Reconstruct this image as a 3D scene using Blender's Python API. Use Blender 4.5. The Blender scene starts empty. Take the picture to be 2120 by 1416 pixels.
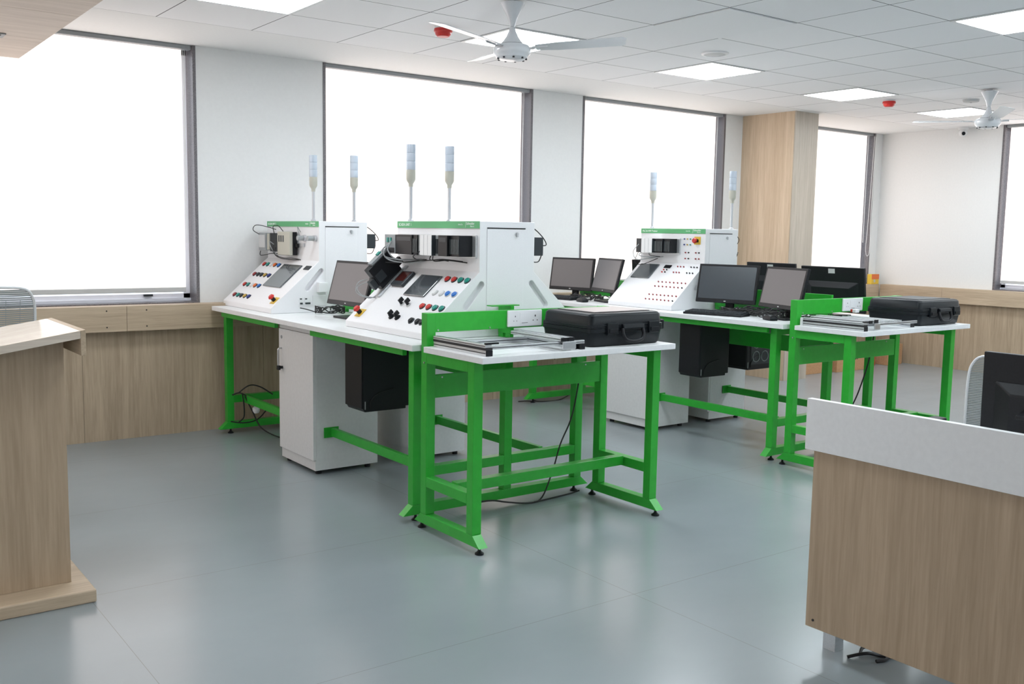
import bpy, bmesh, math, random
from mathutils import Vector, Matrix
random.seed(7)
S = bpy.context.scene
COL = S.collection
PI = math.pi
# ------------------------------------------------------------------ camera
def make_camera():
    yaw, pitch, roll, f = 0.6411, 0.1102, 0.0169, 2016.2
    fw = Vector((math.sin(yaw)*math.cos(pitch), math.cos(yaw)*math.cos(pitch), -math.sin(pitch)))
    rt = Vector((math.cos(yaw), -math.sin(yaw), 0)); up = rt.cross(fw)
    c, s = math.cos(roll), math.sin(roll)
    r2 = c*rt + s*up; u2 = -s*rt + c*up
    cam = bpy.data.cameras.new('camera'); o = bpy.data.objects.new('camera', cam); COL.objects.link(o)
    M = Matrix(((r2.x, u2.x, -fw.x, 0), (r2.y, u2.y, -fw.y, 0), (r2.z, u2.z, -fw.z, 1.45), (0, 0, 0, 1)))
    o.matrix_world = M
    cam.sensor_width = 36; cam.sensor_fit = 'HORIZONTAL'; cam.lens = f/2120*36
    cam.clip_start = .05; cam.clip_end = 100
    S.camera = o
make_camera()
# ------------------------------------------------------------------ world, exposure
w = bpy.data.worlds.new('world'); S.world = w; w.use_nodes = True
bg = w.node_tree.nodes['Background']; bg.inputs[0].default_value = (.85, .92, 1, 1); bg.inputs[1].default_value = 1.2
S.view_settings.view_transform = 'Standard'; S.view_settings.look = 'None'
S.view_settings.gamma = 1; S.view_settings.exposure = 1.05
BLIND_E = .78      # daylight coming through the blinds
LAMP_E = 10.0       # ceiling panel lights
ZC = 2.719         # ceiling height
GX, GY = 1.872, 6.16   # ceiling grid origin, 0.6 m tiles
WY = 6.93          # window wall
WX = 10.70         # right wall
T = .91            # bench height
# ------------------------------------------------------------------ materials
def mat(name, col, rough=.5, metal=0, emit=None, es=1, trans=0, coat=0, spec=None, alpha=None):
    m = bpy.data.materials.new(name); m.use_nodes = True
    b = m.node_tree.nodes['Principled BSDF']
    b.inputs['Base Color'].default_value = (*col, 1); b.inputs['Roughness'].default_value = rough
    b.inputs['Metallic'].default_value = metal
    if emit: b.inputs['Emission Color'].default_value = (*emit, 1); b.inputs['Emission Strength'].default_value = es
    if trans: b.inputs['Transmission Weight'].default_value = trans
    if coat: b.inputs['Coat Weight'].default_value = coat; b.inputs['Coat Roughness'].default_value = .08
    if spec is not None: b.inputs['Specular IOR Level'].default_value = spec
    if alpha is not None: b.inputs['Alpha'].default_value = alpha
    return m
def nodes(m): return m.node_tree.nodes, m.node_tree.links, m.node_tree.nodes['Principled BSDF']
def noisy(name, c1, c2, scale=(10, 10, 10), rough=.5, metal=0, detail=4, bump=0, sharp=(.3, .7), rvar=0, coat=0, det_scale=5.0, dist=0.0):
    m = mat(name, c1, rough, metal, coat=coat); N, L, b = nodes(m)
    tc = N.new('ShaderNodeTexCoord'); mp = N.new('ShaderNodeMapping'); mp.inputs['Scale'].default_value = scale
    nz = N.new('ShaderNodeTexNoise'); nz.inputs['Scale'].default_value = det_scale; nz.inputs['Detail'].default_value = detail
    nz.inputs['Distortion'].default_value = dist
    cr = N.new('ShaderNodeValToRGB'); cr.color_ramp.elements[0].position = sharp[0]; cr.color_ramp.elements[1].position = sharp[1]
    cr.color_ramp.elements[0].color = (*c1, 1); cr.color_ramp.elements[1].color = (*c2, 1)
    L.new(tc.outputs['Object'], mp.inputs[0]); L.new(mp.outputs[0], nz.inputs['Vector']); L.new(nz.outputs['Fac'], cr.inputs[0])
    L.new(cr.outputs[0], b.inputs['Base Color'])
    if bump:
        bp = N.new('ShaderNodeBump'); bp.inputs['Strength'].default_value = bump; bp.inputs['Distance'].default_value = .002
        L.new(nz.outputs['Fac'], bp.inputs['Height']); L.new(bp.outputs[0], b.inputs['Normal'])
    if rvar:
        mr = N.new('ShaderNodeMapRange'); mr.inputs['To Min'].default_value = rough-rvar; mr.inputs['To Max'].default_value = rough+rvar
        L.new(nz.outputs['Fac'], mr.inputs[0]); L.new(mr.outputs[0], b.inputs['Roughness'])
    return m
def wood(name, c1, c2, axis=2, rough=.45):
    m = mat(name, c1, rough); N, L, b = nodes(m)
    tc = N.new('ShaderNodeTexCoord')
    def lay(s, d, dist):
        mp = N.new('ShaderNodeMapping'); sc = [s, s, s]; sc[axis] = s*.045; mp.inputs['Scale'].default_value = sc
        nz = N.new('ShaderNodeTexNoise'); nz.inputs['Scale'].default_value = 1; nz.inputs['Detail'].default_value = d
        nz.inputs['Distortion'].default_value = dist; nz.inputs['Roughness'].default_value = .65
        L.new(tc.outputs['Object'], mp.inputs[0]); L.new(mp.outputs[0], nz.inputs['Vector']); return nz
    a = lay(90, 3, .3); c = lay(7, 3, 2.2)
    mx = N.new('ShaderNodeMath'); mx.operation = 'MULTIPLY_ADD'; mx.inputs[1].default_value = .45
    ml = N.new('ShaderNodeMath'); ml.operation = 'MULTIPLY'; ml.inputs[1].default_value = .55
    L.new(c.outputs['Fac'], ml.inputs[0]); L.new(a.outputs['Fac'], mx.inputs[0]); L.new(ml.outputs[0], mx.inputs[2])
    cr = N.new('ShaderNodeValToRGB'); cr.color_ramp.elements[0].position = .36; cr.color_ramp.elements[1].position = .62
    cr.color_ramp.elements[0].color = (*c1, 1); cr.color_ramp.elements[1].color = (*c2, 1)
    L.new(mx.outputs[0], cr.inputs[0]); L.new(cr.outputs[0], b.inputs['Base Color'])
    return m
M = {}
M['white'] = noisy('white_laminate', (.76, .77, .78), (.80, .81, .82), rough=.35)
M['console'] = noisy('white_powder_coat', (.80, .80, .82), (.83, .83, .85), scale=(40,)*3, rough=.42)
M['cabwhite'] = noisy('cabinet_laminate', (.68, .68, .68), (.72, .72, .72), rough=.4)
M['green'] = noisy('green_powder_coat', (.022, .37, .030), (.028, .41, .036), scale=(6,)*3, rough=.32)
M['headgreen'] = mat('header_green', (.10, .42, .17), .5)
M['paint'] = noisy('wall_paint', (.80, .805, .80), (.82, .825, .82), rough=.75)
M['black'] = noisy('black_plastic', (.006, .007, .009), (.009, .010, .013), scale=(30,)*3, rough=.42)
M['case'] = noisy('black_case_plastic', (.005, .007, .009), (.008, .011, .014), scale=(60,)*3, rough=.36)
M['dark'] = mat('dark_grey_plastic', (.022, .028, .034), .45)
M['grey'] = mat('grey_plastic', (.30, .32, .33), .5)
M['lgrey'] = mat('light_grey_plastic', (.55, .56, .56), .5)
M['steel'] = mat('brushed_steel', (.62, .63, .65), .3, 1)
M['alu'] = noisy('anodised_aluminium', (.58, .60, .62), (.68, .70, .72), scale=(4, 60, 60), rough=.35, metal=.75)
M['slot'] = mat('black_slot', (.01, .01, .012), .6)
M['screen'] = mat('monitor_screen', (.055, .052, .06), .28, spec=.9)
M['glassdk'] = mat('touch_glass', (.07, .08, .09), .12, coat=1)
M['cable'] = mat('cable_rubber', (.012, .012, .013), .55)
M['wgrey'] = mat('grey_wire', (.35, .37, .38), .5)
M['red'] = mat('red_plastic', (.55, .025, .02), .35)
M['darkred'] = mat('dark_red_plastic', (.28, .02, .025), .4)
M['slim'] = mat('module_window', (.07, .085, .09), .35)
M['redglass'] = mat('meter_glass', (.06, .012, .010), .2)
M['screen_b'] = mat('cool_monitor_screen', (.028, .042, .055), .25, spec=.8)
M['orange'] = mat('orange_plastic', (.75, .16, .03), .35)
M['yellow'] = mat('yellow_plate', (.75, .50, .05), .45)
M['teal'] = mat('teal_plastic', (.01, .26, .21), .3)
M['blue'] = mat('blue_plastic', (.02, .16, .55), .3)
M['navy'] = mat('navy_plastic', (.015, .03, .2), .4)
M['amber'] = mat('amber_plastic', (.5, .33, .06), .4)
M['pwhite'] = mat('white_plastic', (.78, .79, .8), .3)
M['beige'] = mat('beige_plastic', (.50, .49, .42), .5)
M['lens'] = mat('frosted_lens', (.62, .70, .80), .25, trans=.35)
M['pole'] = mat('aluminium_pole', (.55, .57, .6), .35, .6)
for k_ in ('black', 'case'): M[k_].node_tree.nodes['Principled BSDF'].inputs['Specular IOR Level'].default_value = .28
M['card'] = noisy('cardboard', (.42, .23, .11), (.50, .29, .15), rough=.8)
M['granite'] = noisy('granite_trim', (.05, .05, .06), (.26, .24, .25), scale=(40,)*3, rough=.35, detail=8, det_scale=6)
M['uframe'] = mat('window_aluminium', (.82, .84, .90), .35, .1)
M['wood_v'] = wood('oak_laminate_upright', (.35, .265, .18), (.50, .39, .275), 2)
M['wood_x'] = wood('oak_laminate_lengthwise', (.42, .32, .22), (.58, .46, .33), 0)
M['wood_y'] = wood('oak_laminate_crosswise', (.42, .32, .22), (.58, .46, .33), 1)
M['wood_p'] = wood('oak_laminate_pillar', (.50, .37, .25), (.64, .50, .36), 2)
M['wood_d'] = wood('oak_laminate_counter', (.36, .265, .175), (.47, .355, .245), 2)
M['wood_top'] = wood('oak_painted_sheen', (.62, .53, .44), (.76, .67, .57), 0, .22)  # colour lightened to carry the window's reflection on the lectern top
M['wood_ceil'] = wood('oak_laminate_ceiling', (.50, .40, .32), (.66, .55, .46), 0, .5)
M['mesh'] = mat('chair_mesh_cord', (.24, .28, .29), .6)
M['cframe'] = mat('chair_frame_plastic', (.72, .74, .76), .35)
M['fan'] = mat('fan_enamel', (.74, .76, .79), .25, coat=.5)
M['led'] = mat('led_diffuser', (1, 1, 1), .5, emit=(.87, .95, 1), es=LAMP_E)
M['caption'] = mat('caption_print', (.92, .96, .93), .6)
M['label_pink'] = mat('case_label', (.42, .37, .36), .35)  # pinkish grey of the near case's lid label
def tile_floor():
    m = mat('floor_tile', (.25, .27, .28), .3); N, L, b = nodes(m)
    tc = N.new('ShaderNodeTexCoord'); mp = N.new('ShaderNodeMapping')
    mp.inputs['Location'].default_value = (-.89, -.375, 0)
    br = N.new('ShaderNodeTexBrick'); br.offset = 0; br.inputs['Scale'].default_value = 1
    br.inputs['Brick Width'].default_value = 1.815; br.inputs['Row Height'].default_value = 1.195; br.inputs['Mortar Size'].default_value = .0014
    br.inputs['Color1'].default_value = (0, 0, 0, 1); br.inputs['Color2'].default_value = (0, 0, 0, 1); br.inputs['Mortar'].default_value = (1, 1, 1, 1)
    nz = N.new('ShaderNodeTexNoise'); nz.inputs['Scale'].default_value = .9; nz.inputs['Detail'].default_value = 6; nz.inputs['Roughness'].default_value = .6
    m2 = N.new('ShaderNodeMapping'); m2.inputs['Scale'].default_value = (1, 1.6, 1); m2.inputs['Location'].default_value = (.13, .27, .43)
    cr = N.new('ShaderNodeValToRGB'); cr.color_ramp.elements[0].position = .2; cr.color_ramp.elements[1].position = .8
    cr.color_ramp.elements[0].color = (.245, .28, .30, 1); cr.color_ramp.elements[1].color = (.285, .32, .34, 1)
    mx = N.new('ShaderNodeMixRGB'); mx.inputs[2].default_value = (.20, .21, .22, 1)
    L.new(tc.outputs['Object'], mp.inputs[0]); L.new(mp.outputs[0], br.inputs[0]); L.new(tc.outputs['Object'], m2.inputs[0]); L.new(m2.outputs[0], nz.inputs['Vector'])
    L.new(nz.outputs['Fac'], cr.inputs[0]); L.new(br.outputs['Color'], mx.inputs[0]); L.new(cr.outputs[0], mx.inputs[1]); L.new(mx.outputs[0], b.inputs['Base Color'])
    n3 = N.new('ShaderNodeTexNoise'); n3.inputs['Scale'].default_value = 3; n3.inputs['Detail'].default_value = 5
    mr = N.new('ShaderNodeMapRange'); mr.inputs['To Min'].default_value = .21; mr.inputs['To Max'].default_value = .28
    L.new(m2.outputs[0], n3.inputs['Vector']); L.new(n3.outputs['Fac'], mr.inputs[0]); L.new(mr.outputs[0], b.inputs['Roughness'])
    b.inputs['Specular IOR Level'].default_value = .6
    return m
def tile_ceiling():
    m = mat('ceiling_tile_board', (.7, .7, .7), .85); N, L, b = nodes(m)
    tc = N.new('ShaderNodeTexCoord'); mp = N.new('ShaderNodeMapping'); mp.inputs['Location'].default_value = (-GX, -GY, 0)
    br = N.new('ShaderNodeTexBrick'); br.offset = 0; br.inputs['Scale'].default_value = 1
    br.inputs['Brick Width'].default_value = .6; br.inputs['Row Height'].default_value = .6; br.inputs['Mortar Size'].default_value = .003; br.inputs['Mortar Smooth'].default_value = 0
    br.inputs['Color1'].default_value = (.86, .865, .875, 1); br.inputs['Color2'].default_value = (.89, .89, .895, 1); br.inputs['Mortar'].default_value = (.06, .06, .07, 1)
    L.new(tc.outputs['Object'], mp.inputs[0]); L.new(mp.outputs[0], br.inputs[0]); L.new(br.outputs['Color'], b.inputs['Base Color'])
    return m
def blind_mat():
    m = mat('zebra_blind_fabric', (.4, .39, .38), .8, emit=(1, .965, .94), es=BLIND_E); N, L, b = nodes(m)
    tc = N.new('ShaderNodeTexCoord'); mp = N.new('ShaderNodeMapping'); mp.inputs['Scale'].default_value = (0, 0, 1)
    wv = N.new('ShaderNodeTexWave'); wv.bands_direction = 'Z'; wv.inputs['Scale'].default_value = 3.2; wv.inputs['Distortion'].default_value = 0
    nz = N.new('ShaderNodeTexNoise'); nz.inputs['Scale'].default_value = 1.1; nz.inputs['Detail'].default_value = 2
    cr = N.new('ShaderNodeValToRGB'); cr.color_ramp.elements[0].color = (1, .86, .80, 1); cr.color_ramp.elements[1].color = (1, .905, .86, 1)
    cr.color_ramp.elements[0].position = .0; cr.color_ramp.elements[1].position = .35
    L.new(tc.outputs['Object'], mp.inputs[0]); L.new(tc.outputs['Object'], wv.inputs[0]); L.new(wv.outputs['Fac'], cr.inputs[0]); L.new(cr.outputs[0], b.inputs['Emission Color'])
    return m
M['floor'] = tile_floor(); M['ceil'] = tile_ceiling(); M['blind'] = blind_mat()
# ------------------------------------------------------------------ mesh helpers
class MB:
    def __init__(s): s.bm = bmesh.new()
    def hull(s, P, quads):
        v = [s.bm.verts.new(p) for p in P]
        for q in quads:
            try: s.bm.faces.new([v[i] for i in q])
            except ValueError: pass
    def box(s, x0, x1, y0, y1, z0, z1):
        P = [(x, y, z) for z in (z0, z1) for y in (y0, y1) for x in (x0, x1)]
        s.hull(P, [(0, 2, 3, 1), (4, 5, 7, 6), (0, 1, 5, 4), (2, 6, 7, 3), (0, 4, 6, 2), (1, 3, 7, 5)]); return s
    def prism(s, poly, a, b, axis=1):
        # poly: 2D points in the two other axes, extruded from a to b along axis
        def p3(p, t):
            q = [0, 0, 0]; o = [i for i in range(3) if i != axis]; q[o[0]], q[o[1]] = p; q[axis] = t; return q
        A = [s.bm.verts.new(p3(p, a)) for p in poly]; B = [s.bm.verts.new(p3(p, b)) for p in poly]
        s.bm.faces.new(A); s.bm.faces.new(B[::-1])
        n = len(poly)
        for i in range(n): s.bm.faces.new((A[i], A[(i+1) % n], B[(i+1) % n], B[i]))
        return s
    def cone(s, p0, p1, r0, r1, n=20, cap=True):
        p0, p1 = Vector(p0), Vector(p1); d = (p1-p0).normalized()
        a = d.orthogonal().normalized(); b = d.cross(a)
        R = [[s.bm.verts.new(p+a*math.cos(2*PI*i/n)*r+b*math.sin(2*PI*i/n)*r) for i in range(n)] for p, r in ((p0, r0), (p1, r1))]
        for i in range(n): s.bm.faces.new((R[0][i], R[0][(i+1) % n], R[1][(i+1) % n], R[1][i]))
        if cap: s.bm.faces.new(R[0][::-1]); s.bm.faces.new(R[1])
        return s
    def cyl(s, p0, p1, r, n=20): return s.cone(p0, p1, r, r, n)
    def lathe(s, c, prof, n=28):
        # prof: (r, z) list around vertical axis at c
        rings = []
        for r, z in prof:
            rings.append([s.bm.verts.new((c[0]+math.cos(2*PI*i/n)*r, c[1]+math.sin(2*PI*i/n)*r, c[2]+z)) for i in range(n)] if r > 1e-5 else [s.bm.verts.new((c[0], c[1], c[2]+z))])
        for A, B in zip(rings, rings[1:]):
            for i in range(n):
                j = (i+1) % n
                if len(A) == 1 and len(B) > 1: s.bm.faces.new((A[0], B[j], B[i]))
                elif len(B) == 1 and len(A) > 1: s.bm.faces.new((A[i], A[j], B[0]))
                elif len(A) > 1: s.bm.faces.new((A[i], A[j], B[j], B[i]))
        return s
    def tube(s, pts, r, n=8, sub=6, closed=False):
        P = [Vector(p) for p in pts]
        if sub > 1 and len(P) > 2:
            Q = []
            m = len(P)
            for i in range(m if closed else m-1):
                g = (lambda k: P[k % m]) if closed else (lambda k: P[min(max(k, 0), m-1)])
                a, b, c, d = g(i-1), g(i), g(i+1), g(i+2)
                for k in range(sub):
                    t = k/sub
                    Q.append(.5*((2*b)+(c-a)*t+(2*a-5*b+4*c-d)*t*t+(3*b-a-3*c+d)*t**3))
            if not closed: Q.append(P[-1])
            P = Q
        rings = []; prev = None; m = len(P)
        for i, p in enumerate(P):
            if closed: d = P[(i+1) % m]-P[i-1]
            else: d = P[min(i+1, m-1)]-P[max(i-1, 0)]
            d = d.normalized() if d.length > 1e-9 else Vector((0, 0, 1))
            a = prev-d*prev.dot(d) if prev is not None else d.orthogonal()
            if a.length < 1e-6: a = d.orthogonal()
            a.normalize(); prev = a; b = d.cross(a)
            rings.append([s.bm.verts.new(p+a*math.cos(2*PI*k/n)*r+b*math.sin(2*PI*k/n)*r) for k in range(n)])
        for i in range(m if closed else m-1):
            A, B = rings[i], rings[(i+1) % m]
            for k in range(n): s.bm.faces.new((A[k], A[(k+1) % n], B[(k+1) % n], B[k]))
        if not closed: s.bm.faces.new(rings[0][::-1]); s.bm.faces.new(rings[-1])
        return s
    def xf(s, M4):
        bmesh.ops.transform(s.bm, matrix=M4, verts=s.bm.verts); return s
WL = {}
def build(mb, name, m, parent=None, bev=0, smooth=False, world=True):
    bmesh.ops.recalc_face_normals(mb.bm, faces=mb.bm.faces)
    off = WL.get(parent.name, Vector((0, 0, 0))) if (parent is not None and world) else Vector((0, 0, 0))
    if off.length: bmesh.ops.translate(mb.bm, vec=-off, verts=mb.bm.verts)
    me = bpy.data.meshes.new(name); mb.bm.to_mesh(me); mb.bm.free()
    o = bpy.data.objects.new(name, me); COL.objects.link(o)
    me.materials.append(M[m] if isinstance(m, str) else m)
    if smooth:
        for p in me.polygons: p.use_smooth = True
        es = o.modifiers.new('edges', 'EDGE_SPLIT'); es.split_angle = math.radians(38)
    if bev:
        bv = o.modifiers.new('bevel', 'BEVEL'); bv.width = bev; bv.segments = 2; bv.limit_method = 'ANGLE'; bv.angle_limit = math.radians(35)
    if parent is not None: o.parent = parent
    WL[o.name] = off
    return o
def tag(o, label, cat, group=None):
    o['label'] = label; o['category'] = cat
    if group: o['group'] = group
    return o
def thing(name, label, cat, loc=(0, 0, 0), rotz=0, group=None):
    o = bpy.data.objects.new(name, None); COL.objects.link(o); o.empty_display_size = .1
    o.location = loc; o.rotation_euler = (0, 0, rotz); WL[o.name] = Vector(loc)
    return tag(o, label, cat, group)
def struct(o): o['kind'] = 'structure'; return o
def copy_tree(o, parent=None, shift=None, label=None):
    c = o.copy(); COL.objects.link(c)
    if parent is not None: c.parent = parent
    if shift is not None: c.location = Vector(o.location)+Vector(shift)
    if label: c['label'] = label
    WL[c.name] = WL.get(o.name, Vector())+Vector(shift or (0, 0, 0))
    for ch in [x for x in bpy.data.objects if x.parent == o]: copy_tree(ch, c)
    return c
def B(*a): return MB().box(*a)
def cut(o, cutter):
    bmesh.ops.recalc_face_normals(cutter.bm, faces=cutter.bm.faces)
    me = bpy.data.meshes.new('cutter'); cutter.bm.to_mesh(me); cutter.bm.free()
    c = bpy.data.objects.new('cutter', me); COL.objects.link(c)
    md = o.modifiers.new('cut', 'BOOLEAN'); md.object = c; md.operation = 'DIFFERENCE'; md.solver = 'EXACT'
    dg = bpy.context.evaluated_depsgraph_get()
    nm = bpy.data.meshes.new_from_object(o.evaluated_get(dg))
    o.modifiers.remove(md); o.data = nm
    bpy.data.objects.remove(c)
def text(name, body, size, origin, right, up, m, parent, ext=.0006):
    cu = bpy.data.curves.new(name, 'FONT'); cu.body = body; cu.size = size; cu.extrude = ext
    cu.materials.append(M[m])
    o = bpy.data.objects.new(name, cu); COL.objects.link(o)
    r = Vector(right).normalized(); u = Vector(up).normalized(); n = r.cross(u)
    p = Vector(origin)-WL.get(parent.name, Vector())
    o.matrix_local = Matrix(((r.x, u.x, n.x, p.x), (r.y, u.y, n.y, p.y), (r.z, u.z, n.z, p.z), (0, 0, 0, 1)))
    dg = bpy.context.evaluated_depsgraph_get()
    me = bpy.data.meshes.new_from_object(o.evaluated_get(dg)); mw = o.matrix_local.copy()
    bpy.data.objects.remove(o); bpy.data.curves.remove(cu)
    o = bpy.data.objects.new(name, me); COL.objects.link(o); o.matrix_local = mw
    o.parent = parent
    return o
# ------------------------------------------------------------------ room shell
LX, NY = -3.0, -3.0     # left wall, wall behind the camera
struct(build(B(LX, WX+.3, NY, WY+.3, -.1, 0), 'floor', 'floor'))
c_ = struct(build(B(LX, WX+.3, NY, GY, ZC, ZC+.08), 'ceiling', 'ceil'))
struct(build(B(LX, WX+.3, GY, WY+.3, ZC, ZC+.08), 'ceiling_border', 'paint'))
WIN = [(-.9, 2.37), (3.34, 5.355), (5.935, 7.88), (8.62, 10.55)]     # openings in the window wall
ZS = .935
mb = MB(); x = LX
for a, b in WIN:
    mb.box(x, a, WY, WY+.25, 0, ZC); mb.box(a, b, WY, WY+.25, 0, ZS-.02); x = b
mb.box(x, WX, WY, WY+.25, 0, ZC)
struct(build(mb, 'wall_back', 'paint'))
mb = MB(); WR = [(2.9, 5.47)]
mb.box(WX, WX+.25, 5.47, WY+.25, 0, ZC); mb.box(WX, WX+.25, NY, 2.9, 0, ZC); mb.box(WX, WX+.25, 2.9, 5.47, 0, ZS-.02)
struct(build(mb, 'wall_right', 'paint'))
mb = MB(); mb.box(LX-.25, LX, NY, 1.6, 0, ZC); mb.box(LX-.25, LX, 6.2, WY+.25, 0, ZC); mb.box(LX-.25, LX, 1.6, 6.2, 0, .7)
struct(build(mb, 'wall_left', 'paint'))
struct(build(B(LX, WX, NY-.1, NY, 0, ZC), 'wall_front', 'paint'))
# wood wainscot below the windows, with the proud ledge box above it
mb = MB()
xs = [LX, -.25, 1.56, 2.83, 4.1, 5.35, 6.6, 8.13]
for a, b in zip(xs, xs[1:]): mb.box(a+.001, b-.001, 6.895, WY, 0, .76)
mb.box(8.55, 9.6, 6.895, WY, 0, .76); mb.box(9.602, 10.66, 6.895, WY, 0, .76)
struct(build(mb, 'trim_1', 'wood_v'))
mb = MB()
xs = [LX, .35, 1.83, 3.6, 5.4, 7.2, 8.14]
for a, b in zip(xs, xs[1:]): mb.box(a+.0012, b-.0012, 6.80, WY, .755, .925)
mb.box(8.55, 10.60, 6.80, WY, .755, .925)
struct(build(mb, 'trim_2', 'wood_x'))
mb = MB()
ys = [NY, -1, .8, 2.6, 4.4, 6.0, 6.79]
for a, b in zip(ys, ys[1:]): mb.box(10.60, WX, a+.0012, b-.0012, .755, .925)
struct(build(mb, 'trim_3', 'wood_y'))
mb = MB()
ys = [NY, -1.2, 0, 1.2, 2.4, 3.6, 4.8, 6.0, 6.89]
for a, b in zip(ys, ys[1:]): mb.box(10.665, WX, a+.001, b-.001, 0, .755)
struct(build(mb, 'trim_4', 'wood_v'))
# screw plugs on the ledge
mb = MB()
for X in (1.70, 1.96, 3.2, 4.7):
    for z in (.785, .895): mb.cyl((X, 6.7985, z), (X, 6.803, z), .005, 10)
struct(build(mb, 'trim_5', 'slot'))
# pillar, timber clad
pi_ = struct(build(B(8.15, 8.52, 6.272, 6.93, 0, ZC), 'pillar', 'wood_p'))
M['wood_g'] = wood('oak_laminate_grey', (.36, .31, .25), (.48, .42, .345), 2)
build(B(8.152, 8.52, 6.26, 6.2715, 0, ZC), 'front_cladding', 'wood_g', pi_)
# dropped wooden ceiling box at upper left
mb = MB(); ys = [NY, -1.2, 0, 1.2, 2.4, 3.6, 4.5, 5.1, 5.85, 6.6]
for a, b in zip(ys, ys[1:]): mb.box(-1.6, 1.19, a+.0015, b-.0015, 2.45, ZC)
struct(build(mb, 'ceiling_box', 'wood_ceil'))
dl = thing('downlight', 'small square recessed downlight in the dropped wooden ceiling at upper left', 'light', (.93, 5.86, 2.45))
mb = MB().box(.86, .99, 5.80, 5.92, 2.444, 2.4495); build(mb, 'bezel', 'grey', dl)
build(B(.88, .97, 5.82, 5.90, 2.442, 2.4445), 'lens', 'slot', dl)
# windows, blinds
def window(n, a, b, wall='y'):
    # frame built along local u from a to b, depth d away from the room
    def bx(mb, u0, u1, d0, d1, z0, z1):
        if wall == 'y': mb.box(u0, u1, WY+d0, WY+d1, z0, z1)
        else: mb.box(WX+d0, WX+d1, u0, u1, z0, z1)
    mb = MB()
    for u0, u1 in ((a, a+.022), (b-.022, b)): bx(mb, u0, u1, -.006, .2, ZS-.02, ZC-.001)
    bx(mb, a+.022, b-.022, -.006, .2, ZS-.02, ZS)
    o = struct(build(mb, 'window_%d' % n, 'granite'))
    mb = MB(); z0, z1 = ZS, ZC-.002; u0, u1 = a+.022, b-.022; mid = (u0+u1)/2
    for p, q in ((u0, u0+.045), (u1-.045, u1), (mid-.03, mid+.03)): bx(mb, p, q, .14, .18, z0, z1)
    bx(mb, u0, u1, .14, .18, z0, z0+.05); bx(mb, u0, u1, .12, .19, z0, z0+.018); bx(mb, u0, u1, .14, .18, z1-.05, z1)
    build(mb, 'window_frame', 'uframe', o)
    mb = MB(); bx(mb, u0, u1, .158, .162, z0+.05, z1-.05)
    build(mb, 'window_pane', G_, o)
    for u in (u0+.42, u1-.3):
        if b-a > 2.5: mb = MB(); bx(mb, u-.03, u+.03, .115, .14, z0+.035, z0+.05); build(mb, 'window_latch', 'dark', o)
    return o
G_ = mat('window_glass', (.9, .95, 1), .02, trans=1)
def blind(a, b, label, zb, wall='y', chain=False):
    def bx(mb, u0, u1, d0, d1, z0, z1):
        if wall == 'y': mb.box(u0, u1, WY+d0, WY+d1, z0, z1)
        else: mb.box(WX+d0, WX+d1, u0, u1, z0, z1)
        return mb
    loc = ((a+b)/2, WY+.08, zb) if wall == 'y' else (WX+.08, (a+b)/2, zb)
    r = thing('window_blind', label, 'blind', loc, 0, 'white zebra roller blinds')
    build(bx(MB(), a, b, .01, .075, ZC-.03, ZC-.003), 'head_rail', 'grey', r)
    lo, hi = (a+.0, b-.05) if wall == 'y' else (a+.05, b-.02)
    build(bx(MB(), lo, hi, .064, .068, zb+.035, ZC-.03), 'fabric', 'blind', r)
    build(bx(MB(), lo, hi, .055, .077, zb, zb+.035), 'bottom_rail', 'lgrey', r, bev=.004)
    e = b-.045
    if wall == 'y':
        mb = MB()
        for dx in (0, .012): mb.tube([(e+dx, WY+.05, ZC-.03), (e+dx*.6, WY+.05, 2.1), (e+dx, WY+.05, zb+.35 if not chain else 1.42)], .0022, 6, 3)
        build(mb, 'cord', 'pwhite', r)
    if chain:
        mb = MB().tube([(e+.01, WY-.03, ZC-.04), (e-.01, WY-.03, 2.2), (e-.035, WY-.03, 1.6), (e-.05, WY-.03, 1.35), (e-.015, WY-.03, 1.26), (e+.03, WY-.03, 1.35), (e+.02, WY-.03, 1.8), (e+.035, WY-.03, ZC-.04)], .003, 6, 6)
        build(mb, 'chain', 'pwhite', r)
names = ['behind the lectern at far left', 'behind the two linked control consoles', 'behind the far pair of monitors', 'right of the wooden pillar']
for i, (a, b) in enumerate(WIN):
    window(i+1, a, b)
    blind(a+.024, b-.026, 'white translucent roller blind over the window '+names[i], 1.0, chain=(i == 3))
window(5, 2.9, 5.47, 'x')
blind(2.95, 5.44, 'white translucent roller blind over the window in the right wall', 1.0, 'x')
# added unseen window in the left wall, its blind lights left-facing surfaces
mb = MB()
for u0, u1 in ((1.6, 1.63), (3.89, 3.91), (6.17, 6.2)): mb.box(LX-.2, LX+.005, u0, u1, .7, ZC-.001)
struct(build(mb, 'window_6', 'granite'))
r = thing('window_blind', 'glowing blind over an added, unseen window in the left wall', 'blind', (LX-.08, 3.9, .75), 0, 'white zebra roller blinds')
build(B(LX-.068, LX-.064, 1.64, 6.16, .785, ZC-.03), 'fabric', 'blind', r)
build(B(LX-.077, LX-.055, 1.64, 6.16, .75, .785), 'bottom_rail', 'lgrey', r, bev=.004)
build(B(LX-.075, LX-.01, 1.64, 6.16, ZC-.03, ZC-.003), 'head_rail', 'grey', r)
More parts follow.
